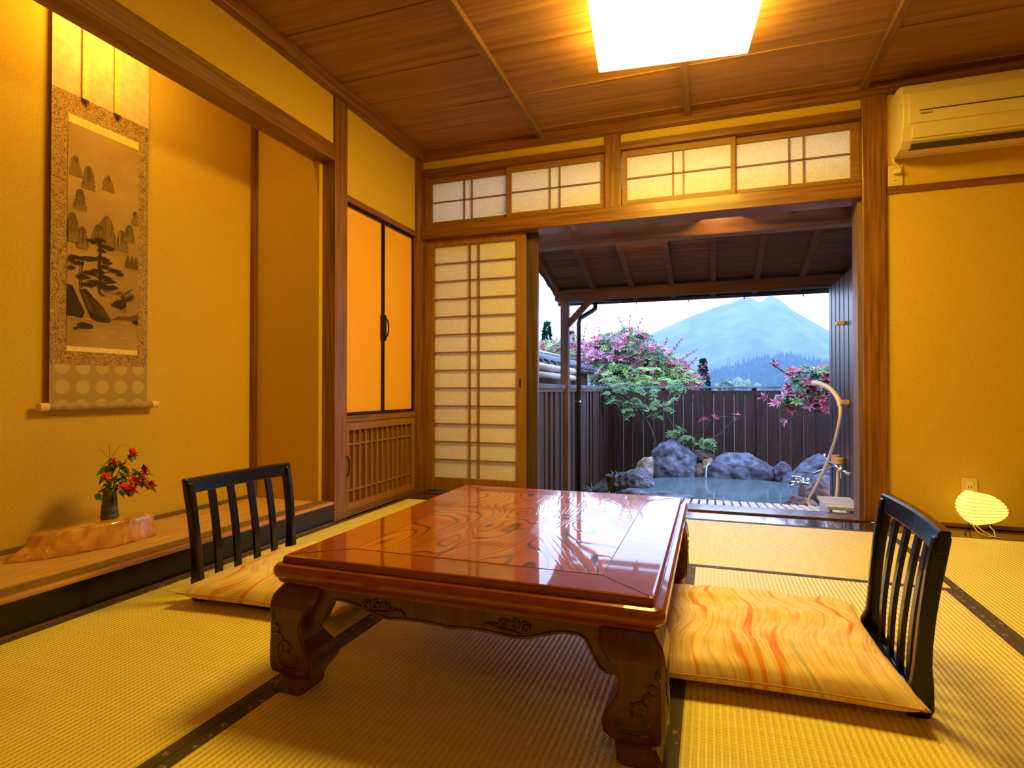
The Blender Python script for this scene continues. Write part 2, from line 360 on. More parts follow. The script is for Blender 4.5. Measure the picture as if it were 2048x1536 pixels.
MB().box(XT + .002, XT + .022, -.59, YP - .03, ZT, ZT + .018).build('back_edging', plain('edging', (.16, .09, .035), .7), t).matrix_parent_inverse = Matrix.Translation((-XT, -1, -ZT + .04))

def child(mb, name, mats, par, smooth=False, bevel=0):
    """mesh given in world coordinates, parented to an unrotated Empty or mesh"""
    base = Vector((0, 0, 0)); p = par
    while p: base = base + p.location; p = p.parent
    mb.v = [tuple(Vector(v) - base) for v in mb.v]
    return mb.build(name, mats, par, smooth=smooth, bevel=bevel)
def CB(name, x0, x1, y0, y1, z0, z1, mat, par, bevel=0): return child(MB().box(x0, x1, y0, y1, z0, z1), name, mat, par, bevel=bevel)

# ------------------------------------------------------------------ tatami
def tatami(x0, x1, y0, y1, along, label):
    t = thing('tatami_mat', label, 'tatami mat', ((x0 + x1) / 2, (y0 + y1) / 2, -.03))
    h = .031; e = .001
    if along == 'y':
        CB('rush_surface', x0 + h, x1 - h, y0 + e, y1 - e, -.03, 0, TATY, t, .001)
        CB('cloth_border', x0 + e, x0 + h, y0 + e, y1 - e, -.03, .0012, HERI, t); CB('cloth_border', x1 - h, x1 - e, y0 + e, y1 - e, -.03, .0012, HERI, t)
    else:
        CB('rush_surface', x0 + e, x1 - e, y0 + h, y1 - h, -.03, 0, TATX, t, .001)
        CB('cloth_border', x0 + e, x1 - e, y0 + e, y0 + h, -.03, .0012, HERI, t); CB('cloth_border', x0 + e, x1 - e, y1 - h, y1 - e, -.03, .0012, HERI, t)
tatami(-2.01, -1.05, 1.61, 3.52, 'y', 'straw tatami mat along the alcove, reaching the cupboard corner')
tatami(-2.01, -1.05, -.30, 1.61, 'y', 'straw tatami mat in the near left corner beside the alcove')
tatami(-1.05, .86, 2.57, 3.52, 'x', 'tatami mat lying crosswise just inside the garden opening')
tatami(-1.05, -.095, .66, 2.57, 'y', 'shaded tatami mat directly under the low table')
tatami(-.095, .86, .66, 2.57, 'y', 'ridged tatami mat beneath the right cushion and chair')
tatami(.86, 1.815, 1.61, 3.52, 'y', 'tatami mat in front of the glowing paper lantern')
tatami(.86, 1.815, -.30, 1.61, 'y', 'tatami mat behind the right chair, by the right edge of the view')
tatami(1.815, 2.77, 1.61, 3.52, 'y', 'tatami mat at the far right wall, past the lantern')
tatami(1.815, 2.77, -.30, 1.61, 'y', 'tatami mat at the right wall, near the camera')
tatami(-1.05, .86, -.295, .66, 'x', 'tatami mat lying crosswise at the front of the room')
SB('floor_rear', -2.03, 2.8, -2.3, -.30, -.03, 0, TATX)

# ------------------------------------------------------------------ cupboard in left wall
cb = thing('wall_cupboard', 'built-in cupboard with orange papered double doors above a lattice door', 'cupboard', (-2.05, 3.29, 0))
CB('body', -2.50, -2.075, 2.866, 3.708, .0, 1.87, PY, cb)
CB('frame', -2.09, -2.028, 2.866, 3.708, .56, .598, PY, cb, .002)
CB('bottom_rail', -2.09, -2.028, 2.866, 3.708, .002, .035, PY, cb, .002)
def paper_door(y0, y1, hy):
    d = child(MB().box(-2.068, -2.056, y0 + .012, y1 - .012, .616, 1.855), 'door', GOLD, cb)
    d['label'] = 'orange papered door leaf'
    f = MB(); f.box(-2.072, -2.046, y0, y0 + .014, .6, 1.87).box(-2.072, -2.046, y1 - .014, y1, .6, 1.87).box(-2.072, -2.046, y0 + .014, y1 - .014, .6, .618).box(-2.072, -2.046, y0 + .014, y1 - .014, 1.853, 1.87)
    child(f, 'door_frame', LACQ, d, bevel=.002)
    p = [(-2.046, hy, 1.10), (-2.03, hy, 1.115), (-2.022, hy, 1.15), (-2.022, hy, 1.18), (-2.03, hy, 1.215), (-2.046, hy, 1.23)]
    child(MB().tube(p, [.006, .005, .005, .005, .005, .006], 8).box(-2.047, -2.043, hy - .009, hy + .009, 1.08, 1.25), 'handle', WIRE, d, smooth=False)
paper_door(2.868, 3.300, 3.283); paper_door(3.304, 3.706, 3.325)
ld = child(MB().box(-2.075, -2.062, 2.90, 3.68, .05, .55), 'lattice_door', wood('door_panel', (.15, .055, .02), (.24, .10, .035), 'z', .5), cb)
f = MB(); f.box(-2.075, -2.035, 2.868, 2.905, .036, .558).box(-2.075, -2.035, 3.67, 3.706, .036, .558).box(-2.075, -2.035, 2.905, 3.67, .036, .075).box(-2.075, -2.035, 2.905, 3.67, .51, .558)
child(f, 'door_frame', KUMI, ld, bevel=.002)
f = MB()
for k in range(11): y = 2.905 + .765 * (k + 1) / 12; f.box(-2.062, -2.044, y - .006, y + .006, .075, .51)
for z in (.425, .15): f.box(-2.062, -2.048, 2.905, 3.67, z - .006, z + .006)
child(f, 'lattice', KUMI, ld)
child(MB().tube([(-2.035, 2.886, .24), (-2.022, 2.886, .255), (-2.018, 2.886, .30), (-2.022, 2.886, .345), (-2.035, 2.886, .36)], .005), 'handle', WIRE, ld)

# ------------------------------------------------------------------ shoji screen
def kumiko(m, x0, x1, z0, z1, xs, zs, y0, y1, w=.006):
    for x in xs: m.box(x - w, x + w, y0, y1, z0, z1)
    for z in zs: m.box(x0, x1, y0, y1, z - w * .8, z + w * .8)
sh = thing('shoji_screen', 'tall sliding paper screen with thin wooden lattice, left of the opening', 'sliding screen', (-1.6, 3.82, .012))
y0, y1 = 3.805, 3.835
fr = MB(); fr.box(-1.985, -1.932, y0, y1, .016, 1.862).box(-1.288, -1.222, y0, y1, .016, 1.862).box(-1.932, -1.288, y0, y1, .016, .112).box(-1.932, -1.288, y0, y1, 1.812, 1.862)
child(fr, 'frame', KUMI, sh, bevel=.002)
CB('paper', -1.934, -1.286, 3.826, 3.829, .11, 1.815, PAPER, sh)
km = MB(); zs = [.112 + (1.70) * k / 13 for k in range(1, 13)]
kumiko(km, -1.932, -1.288, .112, 1.812, (-1.648, -1.578), zs, 3.811, 3.825)
child(km, 'lattice', KUMI, sh)
CB('finger_pull', -1.266, -1.254, 3.8035, 3.8052, .77, .83, WIRE, sh)
# stored glass door behind the screen
gd = thing('glass_door', 'dark-framed sliding glass door stacked behind the paper screen', 'sliding door', (-1.6, 3.88, .012))
GF = wood('door_frame_wood', (.05, .028, .03), (.12, .07, .07), 'z', .4)
fr = MB(); y0, y1 = 3.865, 3.90
fr.box(-1.985, -1.93, y0, y1, .016, 1.862).box(-1.262, -1.150, y0, y1, .016, 1.862).box(-1.93, -1.262, y0, y1, .016, .09).box(-1.93, -1.262, y0, y1, 1.80, 1.862)
child(fr, 'frame', GF, gd, bevel=.002); CB('glass_pane', -1.932, -1.260, 3.88, 3.884, .088, 1.802, GLASS, gd)

# ------------------------------------------------------------------ transom screens
def transom(x0, x1, yo, xs, label, fl, fr_):
    t = thing('transom_screen', label, 'transom window', ((x0 + x1) / 2, yo + .012, 1.958), 0, 'paper transoms above the opening')
    px0, px1 = x0 + fl, x1 - fr_
    f = MB(); f.box(x0, px0, yo, yo + .022, 1.958, 2.33).box(px1, x1, yo, yo + .022, 1.958, 2.33).box(px0, px1, yo, yo + .022, 1.958, 2.0).box(px0, px1, yo, yo + .022, 2.288, 2.33)
    child(f, 'frame', KUMX, t, bevel=.0015)
    CB('paper', px0 - .002, px1 + .002, yo + .015, yo + .018, 1.998, 2.29, PAPER, t)
    k = MB(); kumiko(k, px0, px1, 2.0, 2.288, xs, (2.145,), yo + .003, yo + .014, .0055)
    child(k, 'lattice', KUMX, t)
transom(-1.985, -1.352, 3.825, (-1.70, -1.64), 'paper transom screen in the left corner above the tall shoji', .028, .02)
transom(-1.362, -.66, 3.80, (-1.045, -.975), 'paper transom screen just left of the short middle post', .036, .032)
transom(-.551, .150, 3.80, (-.225, -.16), 'brightly lit paper transom screen just right of the short middle post', .034, .028)
transom(.128, .826, 3.825, (.455, .535), 'paper transom screen beside the tall right post', .028, .045)

# ------------------------------------------------------------------ low table
TX0, TX1, TY0, TY1 = -1.045, -.085, 1.155, 2.345
tb = thing('low_table', 'glossy red-brown carved low table standing on the tatami between two chairs', 'table', ((TX0 + TX1) / 2, (TY0 + TY1) / 2, 0))
def rrect(x0, x1, y0, y1, r, n=7):
    out = []
    for cx, cy, a in ((x1 - r, y1 - r, 0), (x0 + r, y1 - r, 90), (x0 + r, y0 + r, 180), (x1 - r, y0 + r, 270)):
        for k in range(n + 1):
            t = radians(a + 90 * k / n); out.append((cx + r * cos(t), cy + r * sin(t)))
    return out
def sweep(prof, r=.03, cap=True):
    m = MB(); rings = []
    for off, z in prof:
        rr = max(r - off, .004); rings.append([(x, y, z) for x, y in rrect(TX0 + off, TX1 - off, TY0 + off, TY1 - off, rr)])
    n = len(rings[0]); vs = [v for g in rings for v in g]; fs = []
    for i in range(len(rings) - 1):
        for j in range(n): fs.append((i * n + j, i * n + (j + 1) % n, (i + 1) * n + (j + 1) % n, (i + 1) * n + j))
    fs.append(tuple(range(n))[::-1])
    if cap: fs.append(tuple((len(rings) - 1) * n + j for j in range(n)))
    return m.add(vs, fs)
prof = [(.10, .262), (.028, .262), (.028, .268), (.016, .270), (.012, .276), (.014, .280), (.006, .283), (.001, .290), (0, .298), (.002, .307), (.008, .314), (.018, .3175), (.0205, .314), (.022, .314), (.023, .329), (.026, .333), (.030, .335), (.031, .335)]
child(sweep(prof), 'tabletop', TFRM, tb, smooth=False, bevel=0)
ix0, ix1, iy0, iy1 = -.882, -.232, 1.287, 2.20
CB('grain_panel', ix0, ix1, iy0, iy1, .330, .3356, TTOP, tb)['label'] = 'inset panel with swirling wood grain'
g = MB(); w = .0016
for a, b in (((ix0, iy0), (ix1, iy0)), ((ix1, iy0), (ix1, iy1)), ((ix1, iy1), (ix0, iy1)), ((ix0, iy1), (ix0, iy0)), ((TX0 + .035, TY0 + .035), (ix0, iy0)), ((TX1 - .035, TY0 + .035), (ix1, iy0)), ((TX0 + .035, TY1 - .035), (ix0, iy1)), ((TX1 - .035, TY1 - .035), (ix1, iy1))):
    g.bar((a[0], a[1], .3352), (b[0], b[1], .3352), w, .0012)
child(g, 'joint_lines', plain('joint', (.05, .012, .004), .3), tb)
# aprons with wavy lower edge
def smoothstep(a, b, x):
    t = min(1, max(0, (x - a) / (b - a))); return t * t * (3 - 2 * t)
def apron_edge(L):
    pts = []
    for k in range(61):
        u = L * k / 60; d = min(u, L - u)
        z = .165 + .070 * smoothstep(.0, .05, d - .075) - .026 * smoothstep(.15, .27, d) + .004 * sin(d * 22) * (1 if d > .27 else 0)
        pts.append((u, z))
    return pts
def apron(axis, a0, a1, c0, c1):
    e = apron_edge(a1 - a0); poly = [(a0 + u, z) for u, z in e] + [(a1, .268), (a0, .268)]
    m = MB()
    # split in quads so that the concave outline stays clean
    for (u0, z0), (u1, z1) in zip(e[:-1], e[1:]):
        m.prism([(a0 + u0, z0), (a0 + u1, z1), (a0 + u1, .268), (a0 + u0, .268)], axis, c0, c1)
    out = -1 if c0 < (TY0 + TY1) / 2 and axis == 'y' or c0 < (TX0 + TX1) / 2 and axis == 'x' else 1
    cf = c0 if out < 0 else c1
    P = [(a0 + u, z + .004) for u, z in e[5:-5]]
    m.tube([((u, cf, z) if axis == 'y' else (cf, u, z)) for u, z in P], .0042, 6)
    o = child(m, 'apron', TLEG, tb); 
    return o
i = .032
apf = apron('y', TX0 + .05, TX1 - .05, TY0 + i, TY0 + i + .022); apb = apron('y', TX0 + .05, TX1 - .05, TY1 - i - .022, TY1 - i)
apl = apron('x', TY0 + .05, TY1 - .05, TX0 + i, TX0 + i + .022); apr = apron('x', TY0 + .05, TY1 - .05, TX1 - i - .022, TX1 - i)
def spiral(c, r0, r1, a0, a1, n=22):
    return [(c[0] + (r0 + (r1 - r0) * k / n) * cos(radians(a0 + (a1 - a0) * k / n)), c[1] + (r0 + (r1 - r0) * k / n) * sin(radians(a0 + (a1 - a0) * k / n))) for k in range(n + 1)]
def taper(n, r, e=.35): return [r * (e + (1 - e) * sin(pi * min(1, (k + .5) / n * 1.0)) ** .7) for k in range(n)]
def motif(s=1):
    """scroll carving in (u, w), about .13 long"""
    c = []
    c.append(spiral((-.045, .002), .004, .014, 0, 520)); c.append(spiral((-.018, .006), .003, .013, 180, -280))
    c.append([(-.035, -.014), (-.015, -.010), (.01, -.008), (.03, -.003), (.045, .000), (.058, -.008), (.056, -.018), (.047, -.017)])
    c.append([(-.006, .012), (.006, .014), (.012, .004), (.02, .000), (.035, .004)])
    c.append(spiral((.008, .007), .002, .010, 90, 420))
    return [[(u * s, w) for u, w in q] for q in c]
def carve(par, fn, curves, r, name='carved_scroll'):
    m = MB()
    for q in curves: m.tube([fn(u, w) for u, w in q], taper(len(q), r), 6)
    child(m, name, TCARV, par, smooth=True)
for xc, s in ((-.735, 1), (-.425, -1)):
    carve(apf, lambda u, w: (xc + u, TY0 + i - .001, .234 + w), motif(s), .0042)
    carve(apb, lambda u, w: (xc + u, TY1 - i + .001, .234 + w), motif(s), .0042)
for yc, s in ((1.50, 1), (1.75, 1), (2.0, -1)):
    carve(apr, lambda u, w: (TX1 - i + .001, yc + u, .234 + w), motif(s), .0042)
    carve(apl, lambda u, w: (TX0 + i - .001, yc + u, .234 + w), motif(s), .0042)
# cabriole legs: (z, outer inset, inner extent)
LP = [(0, .008, .094), (.006, .006, .097), (.014, .009, .099), (.022, .015, .100), (.031, .021, .103), (.039, .021, .107), (.046, .013, .112), (.054, .004, .118), (.064, .001, .124), (.076, 0, .127), (.09, 0, .125), (.105, 0, .118), (.12, 0, .108), (.135, .001, .099), (.15, .001, .094), (.168, .001, .093), (.185, .001, .098), (.20, .000, .107), (.213, .000, .119), (.226, .002, .130), (.240, .006, .135), (.256, .018, .135), (.268, .027, .135)]
def leg(cx, cy, sx, sy):
    m = MB(); rings = []
    for z, o, e in LP:
        a, b = o, e; c = .008
        pts = [(a + c, a), (b - c, a), (b, a + c), (b, b - c), (b - c, b), (a + c, b), (a, b - c), (a, a + c)]
        pts = [(cx + sx * x, cy + sy * y, z) for x, y in pts]
        if sx * sy < 0: pts = pts[::-1]
        rings.append(pts)
    n = 8; vs = [v for g_ in rings for v in g_]; fs = []
    for k in range(len(rings) - 1):
        for j in range(n): fs.append((k * n + j, k * n + (j + 1) % n, (k + 1) * n + (j + 1) % n, (k + 1) * n + j))
    fs.append(tuple(range(n))[::-1]); fs.append(tuple((len(rings) - 1) * n + j for j in range(n)))
    m.add(vs, fs); lg = child(m, 'leg', TLEG, tb)
    # carvings on the two outer faces
    cv = [spiral((.050, .118), .004, .020, 60, 60 + 560, 30), spiral((.088, .088), .003, .010, -90, 380, 20),
          [(.03, .118), (.03, .10), (.038, .083), (.055, .074), (.075, .073), (.095, .078)],
          [(.034, .074), (.05, .066), (.075, .065), (.1, .072)],
          [(.018, .148), (.034, .152), (.043, .145), (.045, .138)], [(.014, .165), (.027, .171), (.034, .164), (.032, .156)], [(.010, .180), (.018, .190), (.016, .205)],
          [(.064, .132), (.07, .12), (.064, .105)]]
    carve(lg, lambda u, w: (cx + sx * u, cy + sy * .0015, w), cv, .0045)
    carve(lg, lambda u, w: (cx + sx * .0015, cy + sy * u, w), cv, .0045)
    q = [(e - .006, z) for z, o, e in LP[8:19]]
    child(MB().tube([(cx + sx * u, cy + sy * (.003), w) for u, w in q], .0035, 6), 'edge_bead', TLEG, lg, smooth=True)
    child(MB().tube([(cx + sx * .003, cy + sy * u, w) for u, w in q], .0035, 6), 'edge_bead', TLEG, lg, smooth=True)
leg(TX0, TY0, 1, 1); leg(TX1, TY0, -1, 1); leg(TX0, TY1, 1, -1); leg(TX1, TY1, -1, -1)

# ------------------------------------------------------------------ legless chairs; local +x = backwards
def stile_curve(z):  # lean of the back at height z
    return .002 + .006 * (z / .42) + .034 * max(0, (z - .10) / .32) ** 1.7
def chair(name, label, loc, rz):
    t = thing(name, label, 'chair', loc, rz, 'legless chairs at the low table')
    m = MB(); pts = []
    # bent seat board
    prof = [(-.44, .006), (-.40, .003), (-.02, .003), (.01, .008), (.02, .018), (.02, .028), (0, .024), (-.03, .018), (-.40, .018), (-.44, .018)]
    for (a, b, c, d) in ((0, 1, 8, 9), (1, 2, 7, 8), (2, 3, 6, 7), (3, 4, 5, 6)):
        m.prism([prof[a], prof[b], prof[c], prof[d]], 'y', -.215, .215)
    m.build('seat_board', CHAIR, t, bevel=.002)
    zs = [0, .02, .05, .08, .12, .17, .23, .29, .34, .38, .42]
    for s in (-1, 1):
        m = MB(); wx = [.020, .030, .029, .022, .018, .0165, .0165, .017, .018, .018, .017]
        rings = []
        for z, w in zip(zs, wx):
            x = stile_curve(z) + (-.006 if z < .06 else 0); yy = .228 + .012 * (z / .42)
            rings.append([(x - w, s * (yy - .013), z), (x + w, s * (yy - .013), z), (x + w, s * (yy + .013), z), (x - w, s * (yy + .013), z)])
        n = 4; vs = [v for g_ in rings for v in (g_ if s > 0 else g_[::-1])]; fs = []
        for k in range(len(rings) - 1):
            for j in range(n): fs.append((k * n + j, k * n + (j + 1) % n, (k + 1) * n + (j + 1) % n, (k + 1) * n + j))
        fs += [(3, 2, 1, 0), tuple(len(vs) - 4 + j for j in range(4))]
        m.add(vs, fs).build('stile', CHAIR, t, bevel=.005)
    for yv in (-.138, -.048, .048, .138):
        m = MB(); bow = .016 * (1 - (yv / .23) ** 2)
        for k in range(12):
            z0, z1 = .018 + k * .0325, .018 + (k + 1) * .0325
            xa = stile_curve(z0) + bow * (z0 / .4); xb = stile_curve(z1) + bow * (z1 / .4); h = .006; w = .0135
            m.add([(xa - h, yv - w, z0), (xa + h, yv - w, z0), (xa + h, yv + w, z0), (xa - h, yv + w, z0), (xb - h, yv - w, z1), (xb + h, yv - w, z1), (xb + h, yv + w, z1), (xb - h, yv + w, z1)],
                  [(0, 1, 5, 4), (1, 2, 6, 5), (2, 3, 7, 6), (3, 0, 4, 7)] + ([(3, 2, 1, 0)] if k == 0 else []) + ([(4, 5, 6, 7)] if k == 11 else []))
        m.build('back_slat', CHAIR, t)
    m = MB(); N = 16; prev = None; vs = []; fs = []
    for k in range(N + 1):
        yv = -.256 + .512 * k / N; bow = .014 * (1 - (yv / .256) ** 2); zt = .434; zb = .380
        xt = stile_curve(.43) + bow; xb_ = stile_curve(.385) + bow; h = .013
        vs += [(xb_ - h, yv, zb), (xb_ + h, yv, zb), (xt + h, yv, zt), (xt - h, yv, zt)]
        if k:
            o = (k - 1) * 4
            for j in range(4): fs.append((o + j, o + 4 + j, o + 4 + (j + 1) % 4, o + (j + 1) % 4))
    fs += [(0, 1, 2, 3), (N * 4 + 3, N * 4 + 2, N * 4 + 1, N * 4)]
    m.add(vs, fs).build('top_rail', CHAIR, t, bevel=.005)
    return t
chR = chair('legless_chair', 'black slatted legless chair at the right side of the table', (.458, 1.79, 0), radians(-1.5))
chL = dup(chR); chL['label'] = 'black slatted legless chair at the left side, backed toward the alcove'
chL.location = (-1.72, 1.80, 0); chL.rotation_euler = (0, 0, pi + radians(-2))

# cushions
def cushion(label, loc, rz, a, b, seed, sag=0):
    t = thing('floor_cushion', label, 'cushion', loc, rz, 'striped floor cushions')
    n = 44; m = MB(); T = []; Bt = []
    def pt(u, v, top):
        au, av = abs(u), abs(v)
        # pinched corners: sides pull inwards between the corners
        pull = 1 - .055 * (1 - v * v) * au ** 3; pull2 = 1 - .055 * (1 - u * u) * av ** 3
        x = a * u * pull; y = b * v * pull2
        h = ((1 - au ** 3.2) * (1 - av ** 3.2)) ** .5
        wr = .004 * noise.noise(Vector((u * 3 + seed, v * 3, 2))) + .0025 * noise.noise(Vector((u * 8 + seed, v * 8, 5)))
        he = ((1 - au ** 9) * (1 - av ** 9)) ** .5
        zt = .036 + .022 * he + .030 * h + wr * he * 2.4
        zb = .036 - .032 * he
        ed = max(au, av) ** 8
        zz = zt if top else zb
        return (x, y, zz - sag * max(0, -u) ** 2)
    for i_ in range(n + 1):
        for j in range(n + 1):
            T.append(pt(-1 + 2 * i_ / n, -1 + 2 * j / n, True)); Bt.append(pt(-1 + 2 * i_ / n, -1 + 2 * j / n, False))
    N = (n + 1) ** 2; fs = []
    for i_ in range(n):
        for j in range(n):
            q = i_ * (n + 1) + j; fs.append((q, q + n + 1, q + n + 2, q + 1)); fs.append((N + q, N + q + 1, N + q + n + 2, N + q + n + 1))
    m.add(T + Bt, fs).build('cover', CUSH, t, smooth=True)
    e = []
    for k in range(n + 1): e.append(pt(-1 + 2 * k / n, -1, True))
    for k in range(n + 1): e.append(pt(1, -1 + 2 * k / n, True))
    for k in range(n + 1): e.append(pt(1 - 2 * k / n, 1, True))
    for k in range(n + 1): e.append(pt(-1, 1 - 2 * k / n, True))
    e = [p for q, p in enumerate(e) if q == 0 or (Vector(p) - Vector(e[q - 1])).length > 1e-4]
    MB().tube(e, .0028, 6).build('seam_piping', plain('seam', (.55, .30, .12), .8), t, smooth=True)
    return t
cushion('orange wave-striped floor cushion lying on the right chair', (.135, 1.80, .014), radians(1.5), .305, .325, 1)
cushion('orange wave-striped floor cushion lying on the left chair', (-1.43, 1.83, .014), radians(182), .325, .325, 5)

# ------------------------------------------------------------------ hanging scroll
PAPERW = nz('scroll_top_silk', (.60, .43, .26), (.72, .55, .36), (30, 30, 30), 1, 4, rough=.8, spec=.1)
BROC = nz('brown_brocade', (.16, .075, .025), (.50, .29, .09), (60, 55, 75), 1.2, 3, rough=.7, dist=2.5, lo=.42, hi=.56)
GOLDB = nz('gold_brocade', (.75, .48, .12), (.90, .68, .25), (70, 70, 70), 1, 3, rough=.6, dist=2, lo=.4, hi=.6)
SILK = nz('painting_silk', (.36, .21, .085), (.50, .31, .13), (2, 2.5, 3), 1.2, 3, rough=.8, spec=.1)
def lowbroc():
    m, nt, b = newmat('lotus_brocade'); N = nt.nodes; L = nt.links
    tc = N.new('ShaderNodeTexCoord'); v = N.new('ShaderNodeTexVoronoi'); v.inputs['Scale'].default_value = 12; v.inputs['Randomness'].default_value = .05
    L.new(tc.outputs['Object'], v.inputs['Vector'])
    r = N.new('ShaderNodeValToRGB'); e = r.color_ramp.elements; e[0].position = .33; e[0].color = (.52, .36, .12, 1); e[1].position = .38; e[1].color = (.37, .24, .07, 1)
    L.new(v.outputs['Distance'], r.inputs[0]); L.new(r.outputs[0], b.inputs['Base Color']); setp(b, Roughness=.75); return m
LOW = lowbroc()
sy0, sy1, sx = 1.585, 2.012, -2.545
sc = thing('hanging_scroll', 'tall hanging scroll with an ink landscape on the alcove back wall', 'hanging scroll', (sx, (sy0 + sy1) / 2, .68))
CB('top_silk', sx, sx + .002, sy0, sy1, 2.003, 2.36, PAPERW, sc)
CB('brocade_mount', sx, sx + .0022, sy0, sy1, .858, 2.003, BROC, sc)
CB('lower_silk', sx, sx + .002, sy0, sy1, .69, .858, LOW, sc)
CB('gold_strip', sx + .002, sx + .004, 1.648, 1.960, 1.880, 1.915, GOLDB, sc); CB('gold_strip', sx + .002, sx + .004, 1.648, 1.960, .915, .936, GOLDB, sc)
pic = CB('painting', sx + .002, sx + .004, 1.648, 1.960, .936, 1.880, SILK, sc)
for yv in (1.698, 1.838):
    h = CB('hanging_strip', sx + .012, sx + .0135, yv, yv + .028, 2.0, 2.36, GOLDB, sc)
    child(MB().prism([(yv, 2.0), (yv + .028, 2.0), (yv + .028, 1.978)], 'x', sx + .012, sx + .0135), 'dark_tip', plain('tip', (.09, .04, .015), .8), h)
child(MB().tube([(sx + .012, sy0 - .012, .682), (sx + .012, sy1 + .012, .682)], .0165, 16), 'roller', nz('roller_silk', (.30, .19, .07), (.42, .28, .11), (30, 30, 30), rough=.7), sc, smooth=False)
for a, b in ((sy0 - .045, sy0 - .012), (sy1 + .012, sy1 + .045)):
    child(MB().tube([(sx + .012, a, .682), (sx + .012, b, .682)], .0175, 16), 'roller_knob', plain('knob_wood', (.78, .55, .18), .4), sc)
child(MB().tube([(sx, sy0, 2.36), (sx, sy1, 2.36)], .008, 8), 'hanging_rod', PY, sc)
# ink painting: shapes on the silk (u across, w up, both in metres from its lower-left corner)
PX0, PZ0 = 1.648, .936
INKL = plain('ink_pale', (.25, .15, .06), .85, spec=.1); INKM = plain('ink_middle', (.15, .085, .035), .85, spec=.1); INKD = plain('ink_dark', (.055, .032, .016), .85, spec=.1); INKW = plain('ink_white', (.62, .48, .28), .85, spec=.1)
ink = MB(); PXF = sx + .0042; cnt = [0]
def blob(pts, mi):
    cnt[0] += 1; x = PXF + cnt[0] * .000012; c = (sum(p[0] for p in pts) / len(pts), sum(p[1] for p in pts) / len(pts)); n = len(pts)
    ink.add([(x, PX0 + c[0], PZ0 + c[1])] + [(x, PX0 + min(.311, max(.001, u)), PZ0 + w) for u, w in pts], [(0, 1 + k, 1 + (k + 1) % n) for k in range(n)], mi)
rr = random.Random(3)
def peak(u, w, wd, ht, mi, n=26):
    pts = []
    for k in range(n + 1):
        t = -1 + 2 * k / n; y = ht * (1 - abs(t) ** 2.6) * (1 + .12 * rr.uniform(-1, 1)); pts.append((u + wd * t + .004 * rr.uniform(-1, 1), w + y))
    pts += [(u + wd * .9, w), (u - wd * .9, w)]; blob(pts, mi)
def ell(u, w, a, b, mi, n=14, j=.25):
    blob([(u + a * cos(2 * pi * k / n) * (1 + j * rr.uniform(-.5, .5)), w + b * sin(2 * pi * k / n) * (1 + j * rr.uniform(-.5, .5))) for k in range(n)], mi)
def stroke(pts, w, mi):
    for (a, b), (c, d) in zip(pts[:-1], pts[1:]):
        l = math.hypot(c - a, d - b) or 1; nx, ny = -(d - b) / l * w, (c - a) / l * w
        blob([(a + nx, b + ny), (c + nx, d + ny), (c - nx, d - ny), (a - nx, b - ny)], mi)
peak(.03, .72, .028, .085, 0); peak(.17, .70, .03, .07, 0); peak(.30, .58, .022, .07, 0)
for u, w, wd, ht in ((.085, .68, .03, .10), (.05, .58, .028, .09), (.165, .45, .045, .135), (.13, .45, .035, .09), (.235, .45, .028, .09), (.27, .50, .024, .075), (.02, .44, .03, .12), (.06, .42, .025, .09)):
    peak(u, w, wd, ht, 0)
    for k in range(14):
        a = u + wd * .85 * rr.uniform(-1, 1); tt = 1 - abs((a - u) / wd) ** 2.6; hh = ht * tt
        stroke([(a, w + hh * .98), (a + .003 * rr.uniform(-1, 1), w + hh * rr.uniform(.5, .8)), (a + .004 * rr.uniform(-1, 1), w + hh * rr.uniform(.2, .5))], .0012, 1)
    for k in range(16):
        a = -.9 + 1.8 * k / 15; ell(u + wd * a, w + ht * (1 - abs(a) ** 2.6), .0035, .003, 1, 7)
stroke([(.222, .53), (.221, .50), (.222, .47)], .0015, 3)
for k in range(3):
    for q in range(5): ell(.262 + k * .02 - .0, .385 + q * .011, .016 - q * .003, .006, 1, 9)
# rocks and shore
blob([(.0, .26), (.02, .255), (.045, .20), (.07, .15), (.062, .125), (.0, .13)], 2)
blob([(.05, .245), (.075, .25), (.11, .215), (.15, .18), (.185, .125), (.175, .115), (.12, .118), (.1, .13), (.08, .17)], 2)
blob([(.185, .13), (.22, .15), (.27, .155), (.311, .17), (.311, .14), (.25, .138)], 1)
blob([(.285, .13), (.30, .145), (.311, .142), (.311, .118)], 2)
for k in range(26):
    a = rr.uniform(0, 1); u = .05 + a * .1; stroke([(u, .24 - a * .06), (u + .02, .2 - a * .06), (u + .035, .16 - a * .04)], .0009, 1)
ell(.065, .092, .024, .014, 2); ell(.09, .09, .016, .012, 2); ell(.035, .078, .010, .006, 2)
for u, w, l in ((.02, .122, .03), (.075, .118, .04), (.09, .075, .02), (.14, .105, .03), (.21, .1, .04), (.25, .12, .03), (.07, .055, .03), (.15, .045, .03), (.24, .05, .03), (.19, .075, .03)): stroke([(u - l / 2, w), (u, w + .002), (u + l / 2, w)], .001, 3)
